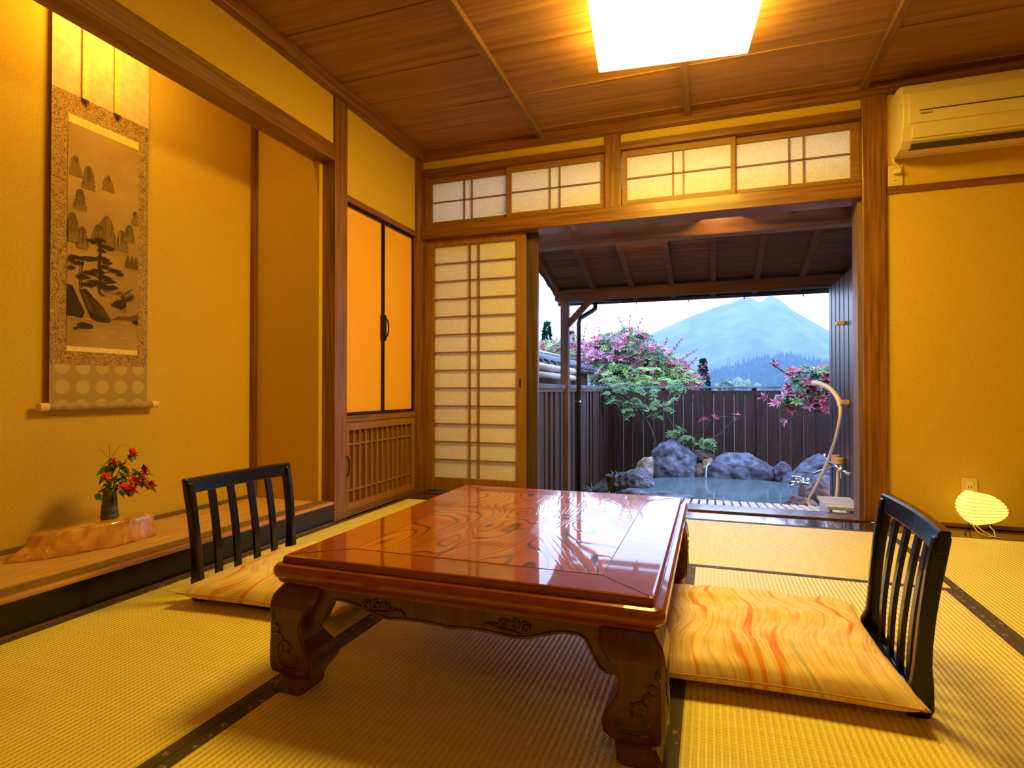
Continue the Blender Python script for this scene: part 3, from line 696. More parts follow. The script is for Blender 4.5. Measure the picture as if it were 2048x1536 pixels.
# pines
stroke([(.132, .245), (.137, .30), (.133, .36), (.136, .42), (.134, .475)], .0035, 2); stroke([(.13, .245), (.155, .23)], .003, 2)
for u, w, a in ((.135, .475, .024), (.10, .462, .026), (.15, .452, .028), (.175, .448, .022), (.14, .43, .02), (.145, .395, .03), (.165, .383, .022), (.10, .385, .034), (.07, .378, .03), (.15, .36, .025), (.2, .352, .028), (.225, .34, .018), (.12, .335, .03), (.09, .32, .035), (.15, .315, .035), (.18, .30, .025), (.06, .30, .03), (.12, .285, .04), (.16, .27, .04), (.08, .27, .03), (.03, .378, .026), (.01, .365, .018), (.045, .355, .022), (.015, .33, .016), (.19, .275, .025)):
    ell(u, w, a, .0085, 2, 16, .6)
    for k in range(7): stroke([(u + a * rr.uniform(-1, 1), w), (u + a * rr.uniform(-1, 1) * 1.1, w + .011 * rr.uniform(-1, 1))], .0008, 2)
stroke([(.055, .25), (.05, .31), (.06, .36), (.04, .38)], .0025, 2); stroke([(.135, .345), (.17, .375)], .0015, 2); stroke([(.135, .33), (.2, .35)], .0015, 2)
stroke([(.25, .17), (.235, .21), (.25, .26), (.28, .28)], .002, 2)
for k in range(22): a = rr.uniform(-.3, 2.2); stroke([(.245, .22), (.245 + .035 * cos(a), .22 + .035 * sin(a)), (.245 + .06 * cos(a + .3), .22 + .05 * sin(a + .3))], .0009, 2)
ell(.225, .205, .028, .02, 2); ell(.20, .20, .012, .01, 2)
stroke([(.165, .225), (.168, .255)], .001, 1); stroke([(.185, .225), (.187, .255)], .001, 1); stroke([(.155, .255), (.195, .262)], .002, 1)
child(ink, 'ink_landscape', [INKL, INKM, INKD, INKW], pic)

# ------------------------------------------------------------------ burl stand, vase, flowers
bl = thing('burl_stand', 'glossy amber burl wood slab on the alcove mat, carrying the vase', 'wood stand', (-2.36, 1.64, ZT))
LOGM = nz('amber_burl', (.42, .16, .03), (.78, .40, .10), (14, 14, 9), 1, 6, rough=.18, coat=1, bump=.7, bdist=.008, dist=1.5, coatr=.04)
lg = MB(); n = 64
def logr(t, z):
    d = Vector((cos(t), sin(t), 0)); e = 1 + .10 * noise.noise(d * 2.3 + Vector((4, 0, z * 4))) + .06 * noise.noise(d * 6 + Vector((0, 0, z * 6))) + .025 * noise.noise(d * 15)
    return e
ax, ay = .085, .215; rings = []
for z, sc_ in ((0, 1.02), (.010, 1.05), (.03, 1.02), (.06, .99), (.085, .97), (.095, .95), (.0985, .90)):
    g_ = []
    for k in range(n):
        t = 2 * pi * k / n; e = logr(t, z) * sc_; x = ax * e * cos(t); y = ay * e * sin(t)
        if y < 0: zf = z * (1 + .12 * y / ay)
        else: zf = z * (1 + .05 * y / ay)
        flare = .06 * max(0, 1 - z / .06) * max(0, -sin(t)) ** 3
        ang = radians(-14); yy = y - flare; g_.append((-2.36 + x * cos(ang) - yy * sin(ang), 1.64 + x * sin(ang) + yy * cos(ang), ZT + zf))
    rings.append(g_)
vs = [v for g_ in rings for v in g_]; fs = []
for i_ in range(len(rings) - 1):
    for j in range(n): fs.append((i_ * n + j, i_ * n + (j + 1) % n, (i_ + 1) * n + (j + 1) % n, (i_ + 1) * n + j))
fs.append(tuple(range(n))[::-1]); vs.append((-2.36, 1.64, ZT + .098)); c = len(vs) - 1; o_ = (len(rings) - 1) * n
fs += [(o_ + j, o_ + (j + 1) % n, c) for j in range(n)]
lg.add(vs, fs); child(lg, 'slab', LOGM, bl, smooth=True)
VX, VY, VZ = -2.36, 1.705, ZT + .099
va = thing('flower_vase', 'slender dark ceramic vase standing on the burl slab', 'vase', (VX, VY, VZ))
VM = nz('dark_glaze', (.035, .035, .02), (.14, .13, .05), (30, 30, 55), 1, 4, rough=.35, coat=.3, bump=.2)
child(MB().lathe([(.001, 0), (.030, 0), (.033, .006), (.031, .02), (.029, .05), (.025, .09), (.0235, .112), (.026, .120), (.022, .120), (.019, .09), (.001, .088)], (VX, VY, VZ), 28), 'body', VM, va, smooth=True)
rg = MB()
for z, r in ((.03, .0312), (.055, .0292), (.08, .027)): rg.tube([(VX + r * cos(t * pi / 12), VY + r * sin(t * pi / 12), VZ + z) for t in range(25)], .0012, 6)
child(rg, 'turned_ridge', VM, va, smooth=True)
fl = thing('flower_arrangement', 'sprigs of red blossoms with green leaves arranged in the dark vase', 'flowers', (VX, VY, VZ + .09))
AZ = plain('red_petal', (.72, .02, .04), .5); VLEAF = plain('glossy_leaf', (.055, .13, .02), .35)
top = Vector((VX, VY, VZ + .112)); rf = random.Random(5)
def wp(y, z, x=-2.36): return Vector((x, y, z))
heads = [wp(1.775, .485, -2.33), wp(1.665, .395, -2.33), wp(1.728, .345, -2.31), wp(1.835, .40, -2.33), wp(1.845, .335, -2.31), wp(1.775, .365, -2.31), wp(1.705, .450, -2.34), wp(1.80, .372, -2.30), wp(1.75, .33, -2.30)]
st = MB()
for h in heads:
    mid = top.lerp(h, .5) + Vector((0, 0, .02)); st.tube([top - Vector((0, 0, .03)), top.lerp(mid, .5), mid, h], [.002, .0018, .0015, .0012], 6)
tips = [wp(1.72, .47), wp(1.70, .44), wp(1.76, .44), wp(1.82, .41), wp(1.86, .40), wp(1.69, .36), wp(1.66, .34)]
for h in tips: st.tube([top - Vector((0, 0, .03)), top.lerp(h, .5) + Vector((.005, 0, .01)), h], .0015, 6)
child(st, 'stems', plain('stem_green', (.07, .11, .03), .5), fl)
for h in heads:
    m = MB(); ax_ = (Vector((.8, 0, .3)) + Vector((rf.uniform(-.4, .4), rf.uniform(-.6, .6), rf.uniform(-.3, .3)))).normalized()
    a = ax_.orthogonal().normalized(); b = ax_.cross(a)
    for q in range(2):
        for k in range(6):
            t = 2 * pi * (k + .5 * q) / 6; d = a * cos(t) + b * sin(t) + ax_ * (.25 + .5 * q); m.quadleaf(h, d, ax_, .029 - .007 * q, .0095, 0, -.1)
    child(m, 'blossom', AZ, fl)
m = MB()
for h in heads + tips + [wp(1.73, .40), wp(1.76, .39), wp(1.70, .38), wp(1.74, .36), wp(1.79, .34)]:
    for k in range(6):
        d = Vector((rf.uniform(-.3, 1), rf.uniform(-1, 1), rf.uniform(-.8, .5))); m.quadleaf(h - Vector((0, 0, .008)), d, (0, 0, 1), rf.uniform(.026, .048), rf.uniform(.007, .012))
for a, d in ((wp(1.73, .455), (.2, .6, -.75)), (wp(1.76, .43), (.2, .6, -.9)), (wp(1.70, .44), (.2, -.8, -.5)), (wp(1.69, .42), (.2, -.5, -.9)), (wp(1.70, .36), (.2, -.3, -1)), (wp(1.74, .41), (.3, .5, -.7))):
    m.quadleaf(a, d, (1, 0, .4), .065, .012)
child(m, 'leaves', VLEAF, fl)
m = MB()
for e, k in ((wp(1.625, .50), .03), (wp(1.70, .535), .0), (wp(1.79, .515), .03)):
    c0 = wp(1.705, .46); m.tube([top, c0, c0.lerp(e, .5) + Vector((0, 0, k)), e], [.0014, .0014, .0012, .0004], 5)
child(m, 'grass_blades', plain('dry_green', (.16, .17, .04), .6), fl)

# ------------------------------------------------------------------ air conditioner
ac = thing('air_conditioner', 'ivory wall-mounted air conditioner under the ceiling at right', 'air conditioner', (1.4, 3.78, 2.04))
prof = [(3.778, 2.06), (3.778, 2.40), (3.66, 2.402), (3.59, 2.385), (3.560, 2.33), (3.548, 2.24), (3.556, 2.15), (3.585, 2.085), (3.62, 2.055), (3.68, 2.045)]
child(MB().prism(prof, 'x', .972, 1.772), 'casing', IVORY, ac, bevel=.004)
fp = [(3.585, 2.372), (3.556, 2.325), (3.5445, 2.24), (3.5475, 2.165), (3.556, 2.165), (3.556, 2.24), (3.566, 2.325), (3.592, 2.372)]
m = MB()
for k in range(3): m.prism([fp[k], fp[k + 1], fp[6 - k], fp[7 - k]], 'x', 1.0, 1.744)
child(m, 'front_panel', IVORY, ac, bevel=.001)
m = MB(); m.box(1.045, 1.72, 3.5415, 3.5455, 2.224, 2.229); child(m, 'panel_groove', IVORYD, ac)
child(MB().box(1.02, 1.724, 3.585, 3.64, 2.052, 2.068), 'air_outlet', IVORYD, ac)
child(MB().prism([(3.5500, 2.148), (3.572, 2.095), (3.580, 2.100), (3.556, 2.150)], 'x', 1.02, 1.724), 'louver', IVORY, ac)
m = MB()
for k in range(10): m.box(1.050 + k * .0052, 1.053 + k * .0052, 3.5418, 3.5452, 2.206, 2.2115 if k % 3 else 2.214)
child(m, 'lettering', plain('grey_print', (.22, .17, .08), .5), ac)
child(MB().tube([(.975, 3.74, 2.06), (.978, 3.745, 2.035), (1.0, 3.755, 2.02), (1.01, 3.755, 2.0), (1.008, 3.752, 1.985)], .005, 8), 'power_cord', IVORY, ac, smooth=True)
ol = thing('wall_outlet', 'small ivory outlet plate below the air conditioner with a plug in it', 'outlet', (.99, 3.776, 1.97))
CB('plate', .957, 1.030, 3.770, 3.7795, 1.908, 2.028, OUTL, ol, .003); CB('socket', .978, 1.008, 3.768, 3.771, 1.925, 1.955, IVORY, ol, .001)
CB('slot', .984, 1.002, 3.7672, 3.7685, 1.938, 1.941, IVORYD, ol); CB('plug', .982, 1.016, 3.742, 3.770, 1.972, 1.998, IVORY, ol, .004)
ol = thing('floor_outlet', 'ivory outlet plate low on the wall, just behind the paper lantern', 'outlet', (1.33, 3.776, .21))
CB('plate', 1.293, 1.366, 3.770, 3.7795, .150, .272, OUTL, ol, .003)
CB('socket', 1.312, 1.347, 3.767, 3.771, .165, .252, IVORY, ol, .002); CB('slot', 1.322, 1.325, 3.766, 3.768, .215, .23, IVORYD, ol); CB('slot', 1.334, 1.337, 3.766, 3.768, .215, .23, IVORYD, ol)

# ------------------------------------------------------------------ paper lantern
LX, LY = 1.322, 3.625
lt = thing('paper_lantern', 'small glowing ribbed paper lantern on wire legs by the back wall', 'lamp', (LX, LY, 0))
def glow(name, c, s):
    m, nt, b = newmat(name); setp(b, Base_Color=(.9, .8, .5, 1), Roughness=.9, Emission_Color=c4(c), Emission_Strength=s); return m
LG = glow('lantern_paper', (1, .76, .14), 1.45)
m = MB(); nr = 18; n = 44; rings = []
for k in range(nr + 1):
    z = .062 + .150 * k / nr; t = -1 + 2 * k / nr; r = (1 - abs(t) ** 2.2 * .50) if t < 0 else (1 - t ** 2 * .45)
    rb = 1 + .02 * cos(k * pi)
    g_ = []
    for j in range(n):
        a = 2 * pi * j / n; q = 1 / (abs(cos(a)) ** 4.5 + abs(sin(a)) ** 4.5) ** (1 / 4.5)
        g_.append((LX + .098 * r * rb * q * cos(a) + .02 * (1 - k / nr) * .5, LY + .080 * r * rb * q * sin(a), z - .05 * cos(a) * (k / nr - .5) * .5))
    rings.append(g_)
vs = [v for g_ in rings for v in g_]; fs = []
for i_ in range(nr):
    for j in range(n): fs.append((i_ * n + j, i_ * n + (j + 1) % n, (i_ + 1) * n + (j + 1) % n, (i_ + 1) * n + j))
fs.append(tuple(range(n))[::-1]); fs.append(tuple(nr * n + j for j in range(n)))
m.add(vs, fs); shade = child(m, 'paper_shade', LG, lt, smooth=False)
m = MB()
for i_ in range(1, nr, 2):
    m.tube([Vector(v) + Vector(((v[0] - LX) * .008, (v[1] - LY) * .012, 0)) for v in rings[i_] + rings[i_][:1]], .0012, 5)
child(m, 'bamboo_rib', plain('rib_tan', (.45, .25, .03), .6), shade)
for a in (25, 110, 200, 290):
    a = radians(a); child(MB().tube([(LX + .05 * cos(a), LY + .04 * sin(a), .07), (LX + .062 * cos(a), LY + .05 * sin(a), .045), (LX + .076 * cos(a), LY + .062 * sin(a), .006), (LX + .082 * cos(a), LY + .067 * sin(a), .004)], .0025, 6), 'leg', WIRE, lt)
child(MB().tube([(LX - .05, LY - .02, .07), (LX - .03, LY - .055, .02), (LX + .01, LY - .07, .005), (LX + .04, LY - .06, .006), (LX + .045, LY - .04, .03), (LX + .02, LY, .068)], .003, 6).tube([(LX - .05, LY - .02, .07), (LX - .01, LY - .06, .03), (LX + .03, LY - .066, .006), (LX + .06, LY - .08, .005)], .003, 6), 'power_cord', plain('cream_cord', (.8, .62, .35), .5), lt, smooth=True)

# ------------------------------------------------------------------ ceiling light
cl = thing('ceiling_light', 'square glowing ceiling light fitted to the wooden ceiling', 'ceiling light', (-.147, 2.59, 2.38), radians(5.5))
MB().box(-.34, .34, -.34, .34, .06, .12).build('housing', PX, cl, bevel=.004)
DIF = plain('lamp_diffuser', (.9, .85, .7), .6, emit=(1, .66, .075), es=48.0)
MB().box(-.357, .357, -.357, .357, .0, .06).build('diffuser', DIF, cl, bevel=.006)
# alcove lamp behind the upper wall
tl = thing('alcove_lamp', 'small lamp tube hidden behind the alcove lintel above the scroll', 'lamp', (-2.22, 1.72, 2.43))
MB().box(-.03, .03, -.16, .16, .025, .065).build('housing', IVORY, tl, bevel=.004)
MB().box(-.018, .018, -.14, .14, .0, .025).build('lamp_tube', plain('tube_glow', (.9, .85, .7), .5, emit=(1, .66, .10), es=150), tl, bevel=.004)
# added fill light behind the camera, out of view, brightens the room
rear_fill = thing('ceiling_light', 'square glowing ceiling light at the rear of the room', 'ceiling light', (.35, -1.0, 2.38))
MB().box(-.34, .34, -.34, .34, .06, .12).build('housing', PX, rear_fill)
MB().box(-.357, .357, -.357, .357, .0, .06).build('diffuser', plain('fill_diffuser_rear', (.9, .85, .7), .6, emit=(1, .66, .075), es=4), rear_fill)

# ================================================================== OUTSIDE
struct('ground', MB().box(-400, 400, 3.95, 900, -.62, -.42), SOIL)
struct('wall_exterior_left', MB().box(-6, -2.01, 3.90, 4.0, -.4, 3.2), EXTZ)
struct('wall_exterior_right', MB().box(.95, 6, 3.905, 4.0, -.4, 3.2), EXTZ)
# porch beam with short rafters
pr = thing('porch_roof', 'dark wooden lean-to roof with rafters sloping down over the bath', 'porch roof', (-.2, 4.2, 2.0))
HB = wood('porch_beam_wood', (.16, .07, .03), (.33, .16, .07), 'x', .55, 0, 30, 1.5)
CB('house_beam', -1.5, 1.6, 4.19, 4.29, 1.83, 1.865, HB, pr, .003)
CB('fascia_board', -1.5, 1.6, 4.215, 4.245, 1.865, 2.06, HB, pr)
for k in range(10):
    x = -1.30 + k * .30; CB('rafter_end', x, x + .045, 3.95, 4.215, 1.945, 2.0, EXT, pr)
def rz_(y): return 1.87 - .24 * (y - 4.79)
def slope_box(m, x0, x1, y0, y1, lo, hi):
    m.add([(x0, y0, rz_(y0) + lo), (x1, y0, rz_(y0) + lo), (x0, y1, rz_(y1) + lo), (x1, y1, rz_(y1) + lo), (x0, y0, rz_(y0) + hi), (x1, y0, rz_(y0) + hi), (x0, y1, rz_(y1) + hi), (x1, y1, rz_(y1) + hi)],
          [(0, 2, 3, 1), (4, 5, 7, 6), (0, 1, 5, 4), (2, 6, 7, 3), (0, 4, 6, 2), (1, 3, 7, 5)])
y = 4.16; k = 0
m = MB()
while y < 5.74:
    slope_box(m, -1.46, 1.6, y, min(y + .118, 5.76), .045, .062); y += .122
child(m, 'roof_boards', EXT, pr)
m = MB(); slope_box(m, -1.47, 1.62, 4.0, 5.78, .064, .085); child(m, 'roof_covering', TILE, pr)
for k in range(9):
    m = MB(); x = -1.44 + k * .36; slope_box(m, x, x + .045, 4.2, 5.72, -.005, .045); child(m, 'rafter', EXT, pr)
for x in ((-.9, -.62), (-.56, -.3)): pass
m = MB()
for k in range(12): y0_ = 4.25 + k * .122; slope_box(m, -1.475 + .006 * (k % 2), -1.455, y0_, y0_ + .11, .0, .1)
child(m, 'gable_edge', EXT, pr)
CB('eave_beam', -1.44, 1.6, 5.42, 5.52, 1.625, 1.72, EXT, pr, .004)
child(MB().box(-1.385, -1.31, 5.43, 5.51, -.42, 1.63), 'post', EXTZ, pr, bevel=.004)
child(MB().bar((-1.35, 5.47, 1.36), (-1.06, 5.47, 1.66), .05, .055), 'brace', EXTZ, pr)
# gutter and downpipe
gp = thing('drain_pipe', 'dark metal downpipe running down in front of the left fence', 'drain pipe', (-1.245, 5.62, -.42))
DM = plain('dark_metal_pipe', (.035, .025, .028), .3, metal=.4)
child(MB().tube([(-1.245, 5.62, -.42), (-1.245, 5.62, 1.42), (-1.235, 5.63, 1.47), (-1.14, 5.74, 1.55), (-1.11, 5.78, 1.58), (-1.11, 5.79, 1.64)], .023, 14), 'pipe', DM, gp, smooth=True)
child(MB().tube([(-1.5, 5.80, 1.655), (1.6, 5.80, 1.655)], .03, 10), 'gutter', DM, gp, smooth=True)
child(MB().tube([(-1.245, 5.62, .63), (-1.245, 5.62, .65)], .027, 14).box(-1.30, -1.245, 5.59, 5.60, .635, .645), 'clamp', CHROME, gp)
for x in (-.7, -.2, .3, .8): child(MB().tube([(x, 5.80, 1.63), (x, 5.80, 1.605)], .005, 6), 'gutter_clip', DM, gp)
# porch lamp on the house wall above the opening
pl = thing('porch_lamp', 'small porch lamp fixed outside above the opening', 'lamp', (.05, 3.95, 1.99))
CB('base', -.03, .13, 3.932, 3.965, 1.985, 2.03, EXT, pl); CB('bulb_cover', 0, .10, 3.965, 4.0, 1.99, 2.025, plain('porch_glow', (.9, .8, .6), .5, emit=(1, .5, .12), es=90), pl)
pl = thing('porch_lamp', 'small porch lamp tucked behind the house beam under the lean-to roof', 'lamp', (-.5, 4.31, 1.88))  # added out of sight to warm the roof underside and fence
CB('base', -.58, -.42, 4.292, 4.31, 1.87, 1.91, EXT, pl); CB('bulb_cover', -.56, -.44, 4.31, 4.35, 1.872, 1.90, plain('roof_fill_glow', (.9, .8, .6), .5, emit=(1, .45, .08), es=170), pl)

# fences
def fence(name, label, axis, c, a0, a1, zt, zb, w, rng, cat='fence', irregular=False):
    t = thing(name, label, cat, (c if axis == 'y' else (a0 + a1) / 2, (a0 + a1) / 2 if axis == 'y' else c, zb))
    a = a0; r = random.Random(rng); m = MB(); k = 0
    while a < a1 - .01:
        ww = w * (r.uniform(.75, 1.2) if irregular else r.uniform(.9, 1.1)); b = min(a + ww, a1); th = .012 + r.uniform(0, .012) + (.012 if k % 2 else 0)
        if axis == 'y': m.box(c - th, c + .02 - .014 + th, a + .003, b - .003, zb, zt)
        else: m.box(a + .003, b - .003, c - th, c + .012, zb, zt)
        a = b; k += 1
    child(m, 'boards', FENZ, t)
    return t
f1 = fence('board_fence', 'dark narrow-board fence on the left side of the bath garden', 'y', -1.385, 4.0, 8.0, .76, -.42, .085, 3, irregular=True)
RAIL = nz('fence_rail', (.05, .045, .06), (.14, .12, .15), (20, 3, 20), 1, 5, rough=.6)
CB('top_rail', -1.45, -1.33, 4.0, 8.0, .765, .805, RAIL, f1, .003); CB('cross_rail', -1.372, -1.34, 4.0, 8.0, .735, .762, EXT, f1)
f2 = fence('board_fence', 'dark wide-board fence across the back of the bath', 'x', 8.02, -1.40, 2.6, .745, -.42, .135, 8)
RAILX = nz('fence_rail_x', (.09, .09, .11), (.22, .22, .24), (3, 20, 20), 1, 5, rough=.6)
CB('top_rail', -1.40, 2.6, 7.985, 8.055, .775, .803, RAILX, f2, .003); CB('cross_rail', -1.40, 2.6, 8.035, 8.06, .70, .742, EXT, f2)
for x in (-.6, .5, 1.6): CB('fence_post', x, x + .06, 8.03, 8.08, -.42, .775, EXT, f2)
# right wooden panel wall
f3 = thing('wooden_partition', 'dark stained board partition at the right end of the deck', 'partition', (.9, 4.55, -.42))
m = MB(); y = 4.0; k = 0
while y < 5.12: m.box(.885 + (.003 if k % 2 else 0), .915, y + .001, min(y + .071, 5.12), -.42, 1.56); y += .072; k += 1
child(m, 'boards', PANZ, f3); CB('end_post', .872, .90, 4.13, 4.165, -.42, 1.57, wood('orange_brown_batten', (.16, .07, .03), (.34, .16, .07), 'z', .6), f3)  # end post in a lighter orange-brown than the boards
hk = thing('wooden_peg', 'small pale wooden peg high on the dark partition', 'hook', (.885, 4.58, 1.22)); CB('peg', .835, .886, 4.54, 4.60, 1.21, 1.235, HOSEB, hk, .003)

# neighbour wall coping with tiles and bamboo poles
nb = thing('tiled_wall_coping', 'black tiled coping roof behind the left fence', 'tiled roof', (-1.75, 7.6, 1.0))
m = MB(); yy0, yy1 = 5.0, 8.55
m.add([(-2.15, yy0, 1.10), (-1.98, yy0, 1.19), (-1.62, yy0, 1.045), (-1.62, yy0, 1.02), (-2.15, yy1, 1.10), (-1.98, yy1, 1.19), (-1.62, yy1, 1.045), (-1.62, yy1, 1.02)], [(0, 1, 2, 3), (7, 6, 5, 4), (0, 4, 5, 1), (1, 5, 6, 2), (2, 6, 7, 3), (3, 7, 4, 0)])
child(m, 'tile_bed', TILE, nb)
m = MB(); y = 5.05
while y < 8.55: m.tube([(-1.98, y, 1.19), (-1.80, y, 1.125), (-1.612, y, 1.045)], .028, 8); y += .27
m.tube([(-1.98, yy0, 1.20), (-1.98, yy1, 1.20)], .045, 10)
child(m, 'ridge_tile', TILE, nb, smooth=True)
child(MB().box(-1.72, -1.66, 5.0, 8.55, .985, 1.018).box(-1.85, -1.76, 5.0, 8.55, -.4, 1.03), 'eave_batten', EXT, nb)
for z in (.985, .905):
    b_ = MB(); pts = [(-1.57, 5.0 + k * .1, z - .002 * k / 4) for k in range(19)]; b_.tube(pts, [.036 + (.003 if k % 4 == 0 else 0) for k in range(19)], 14)
    tag(b_.build('bamboo_pole', BAMB, smooth=True), ('thick bamboo pole lying over the left fence, upper one' if z > .95 else 'thick bamboo pole lying over the left fence, lower one'), 'bamboo pole', 'bamboo poles at the left fence')
ps = thing('bamboo_bracket', 'short brown wooden upright closing off the bamboo pole ends', 'wooden stake', (-1.5, 6.85, .8)); CB('stake', -1.60, -1.50, 6.81, 6.86, .80, 1.02, HB, ps)

# deck
dk = thing('slatted_deck', 'pale slatted wooden deck just outside the opening', 'deck', (-.2, 4.3, -.2))
x = -1.25
def dz(y): return -.03 - .10 * (y - 3.94)
k = 0
while x < .86:
    m = MB(); x1_ = x + .042; ya, yb = 3.94, 4.80 + .012 * ((k * 7) % 3)
    m.add([(x, ya, dz(ya) - .022), (x1_, ya, dz(ya) - .022), (x, yb, dz(yb) - .022), (x1_, yb, dz(yb) - .022), (x, ya, dz(ya)), (x1_, ya, dz(ya)), (x, yb, dz(yb)), (x1_, yb, dz(yb))],
          [(0, 2, 3, 1), (4, 5, 7, 6), (0, 1, 5, 4), (2, 6, 7, 3), (0, 4, 6, 2), (1, 3, 7, 5)])
    child(m, 'slat', DECK, dk); x += .0585; k += 1
CB('joist', -1.25, .86, 4.0, 4.05, -.42, -.062, EXT, dk); CB('joist', -1.25, .86, 4.6, 4.65, -.42, -.122, EXT, dk)
stl = thing('bath_stool', 'low weathered wooden stool box on the deck beside the partition', 'stool', (.77, 4.12, -.03))
DK2 = nz('weathered_stool', (.36, .36, .44), (.58, .58, .66), (4, 30, 30), 1, 5, rough=.8)
CB('seat_board', .672, .868, 3.95, 4.33, .02, .04, DK2, stl, .003)
CB('side_board', .685, .70, 3.965, 4.315, -.055, .02, DK2, stl); CB('side_board', .84, .855, 3.965, 4.315, -.055, .02, DK2, stl)

# shower hose, mixer, faucet
def cat_rom(P, n=8):
    P = [Vector(p) for p in P]; P = [P[0]] + P + [P[-1]]; out = []
    for i_ in range(1, len(P) - 2):
        for k in range(n):
            t = k / n; a, b, c, d = P[i_ - 1:i_ + 3]
            out.append(.5 * ((2 * b) + (c - a) * t + (2 * a - 5 * b + 4 * c - d) * t * t + (3 * b - a - 3 * c + d) * t ** 3))
    return out + [P[-2]]
sw = thing('shower_hose', 'cream shower hose and head hooked on the dark partition', 'shower', (.84, 4.45, .2))
child(MB().tube(cat_rom([(.84, 4.46, .64), (.835, 4.45, .56), (.83, 4.56, .42), (.82, 4.72, .28), (.79, 4.85, .12), (.75, 4.95, -.02), (.72, 5.0, -.12), (.76, 4.9, -.20), (.84, 4.75, -.10), (.85, 4.64, .02), (.85, 4.60, .20)]), .011, 10), 'hose', HOSE, sw, smooth=True)
child(MB().tube(cat_rom([(.84, 4.46, .64), (.83, 4.50, .70), (.80, 4.60, .765), (.76, 4.74, .80), (.735, 4.83, .805)]), [.016] * 8 + [.015] * 16 + [.018] * 7 + [.022] * 2, 10), 'shower_head', HOSE, sw, smooth=True)
CB('holder', .835, .8845, 4.40, 4.46, .655, .685, HOSEB, sw, .003)
mx_ = thing('mixer_tap', 'chrome and beige thermostatic mixer on the partition behind the hose', 'tap', (.86, 4.6, .2))
child(MB().tube([(.845, 4.44, .205), (.845, 4.86, .205)], .016, 12), 'body', CHROME, mx_, smooth=True)
child(MB().tube([(.845, 4.56, .235), (.845, 4.56, .275)], .032, 14).tube([(.845, 4.66, .23), (.845, 4.66, .285)], .028, 14), 'temperature_dial', HOSEB, mx_, smooth=False)
child(MB().tube([(.845, 4.86, .205), (.83, 4.92, .235), (.82, 4.94, .26)], .010, 8), 'valve', CHROME, mx_, smooth=True)
child(MB().tube([(.88, 4.36, .19), (.845, 4.40, .20)], .012, 8).tube([(.835, 4.42, .15), (.835, 4.42, .24)], .008, 8), 'valve', CHROME, mx_, smooth=True)
child(MB().tube([(.84, 4.78, .19), (.76, 5.0, .10), (.70, 5.16, .085)], .009, 8), 'spout', CHROME, mx_, smooth=True)
fc = thing('garden_faucet', 'silver double faucet on a short grey post beside the pool', 'faucet', (.79, 5.85, -.42))
child(MB().box(.755, .815, 5.82, 5.88, -.42, -.13), 'post', RAILX, fc, bevel=.004)
child(MB().tube([(.70, 5.84, -.10), (.84, 5.84, -.10)], .016, 10).tube([(.72, 5.84, -.10), (.69, 5.80, -.14)], .012, 8).tube([(.785, 5.85, -.14), (.785, 5.85, -.05)], .018, 10), 'body', CHROME, fc, smooth=True)
child(MB().tube([(.70, 5.84, -.045), (.77, 5.84, -.045)], .009, 8).tube([(.735, 5.84, -.1), (.735, 5.84, -.045)], .008, 8).tube([(.82, 5.84, -.1), (.84, 5.84, -.055)], .012, 8), 'handle', CHROME, fc, smooth=True)

# pool water and rocks
def water_poly():
    pts = []
    for k in range(40):
        t = 2 * pi * k / 40; pts.append((.12 + .98 * cos(t), 6.45 + .95 * sin(t)))
    return pts
tag(MB().prism(water_poly(), 'z', -.40, -.30).build('pool_water', WATER), 'still blue-grey hot spring water inside the ring of rocks', 'water')
def rock(label, c, r, mat, seed, sharp=1.0, rot=0, lean=(0, 0)):
    import bmesh
    bm = bmesh.new(); bmesh.ops.create_icosphere(bm, subdivisions=5, radius=1)
    for v in bm.verts:
        d = v.co.normalized(); e = 1 + .22 * noise.noise(d * 1.4 + Vector((seed, 0, 0))) + .10 * noise.noise(d * 3.3 + Vector((0, seed, 0))) + .09 * (.35 - abs(noise.noise(d * 3.1 + Vector((seed, 3, 0))))) + .05 * (.3 - abs(noise.noise(d * 7 + Vector((0, 0, seed))))) + .02 * noise.noise(d * 16) + .008 * noise.noise(d * 40)
        f = Vector((d.x * abs(d.x) ** (sharp - 1), d.y, d.z)) if sharp != 1 else d
        p = f * e; p.z = max(p.z, -.75); x, y_, z = p.x * r[0], p.y * r[1], p.z * r[2]
        x += lean[0] * z; y_ += lean[1] * z
        a = radians(rot); v.co = Vector((x * cos(a) - y_ * sin(a), x * sin(a) + y_ * cos(a), z))
    me = bpy.data.meshes.new('rock'); bm.to_mesh(me); bm.free(); me.polygons.foreach_set('use_smooth', [True] * len(me.polygons)); me.materials.append(mat)
    o = bpy.data.objects.new('rock', me); col.objects.link(o); o.location = c; return tag(o, label, 'rock', 'rocks around the bath')
rock('largest rounded boulder at the back left of the pool', (-.47, 7.45, -.23), (.29, .26, .33), ROCK, 1)
rock('pale ochre pointed rock left of the large rounded boulder', (-.80, 7.22, -.28), (.12, .14, .22), ROCKW, 2.3, lean=(.25, 0))
rock('long low boulder along the back edge of the pool', (.30, 7.50, -.27), (.40, .24, .24), ROCK, 3.7)
rock('small reddish rock wedged between the two big back boulders', (-.13, 7.62, -.10), (.15, .14, .09), ROCKR, 4.4)
rock('dark rock under the small reddish rock beside the water inlet', (-.16, 7.42, -.26), (.09, .1, .11), ROCKR, 5.1)
rock('whitish rock at the water inlet', (-.03, 7.46, -.22), (.08, .09, .13), ROCKW, 6.6)
rock('small round rock between the long boulder and the triangular rock', (.80, 7.52, -.27), (.12, .12, .15), ROCK, 7.2)
rock('tall triangular rock leaning right in front of the back fence', (1.06, 7.40, -.30), (.25, .22, .30), ROCK, 8.9, lean=(.55, 0))
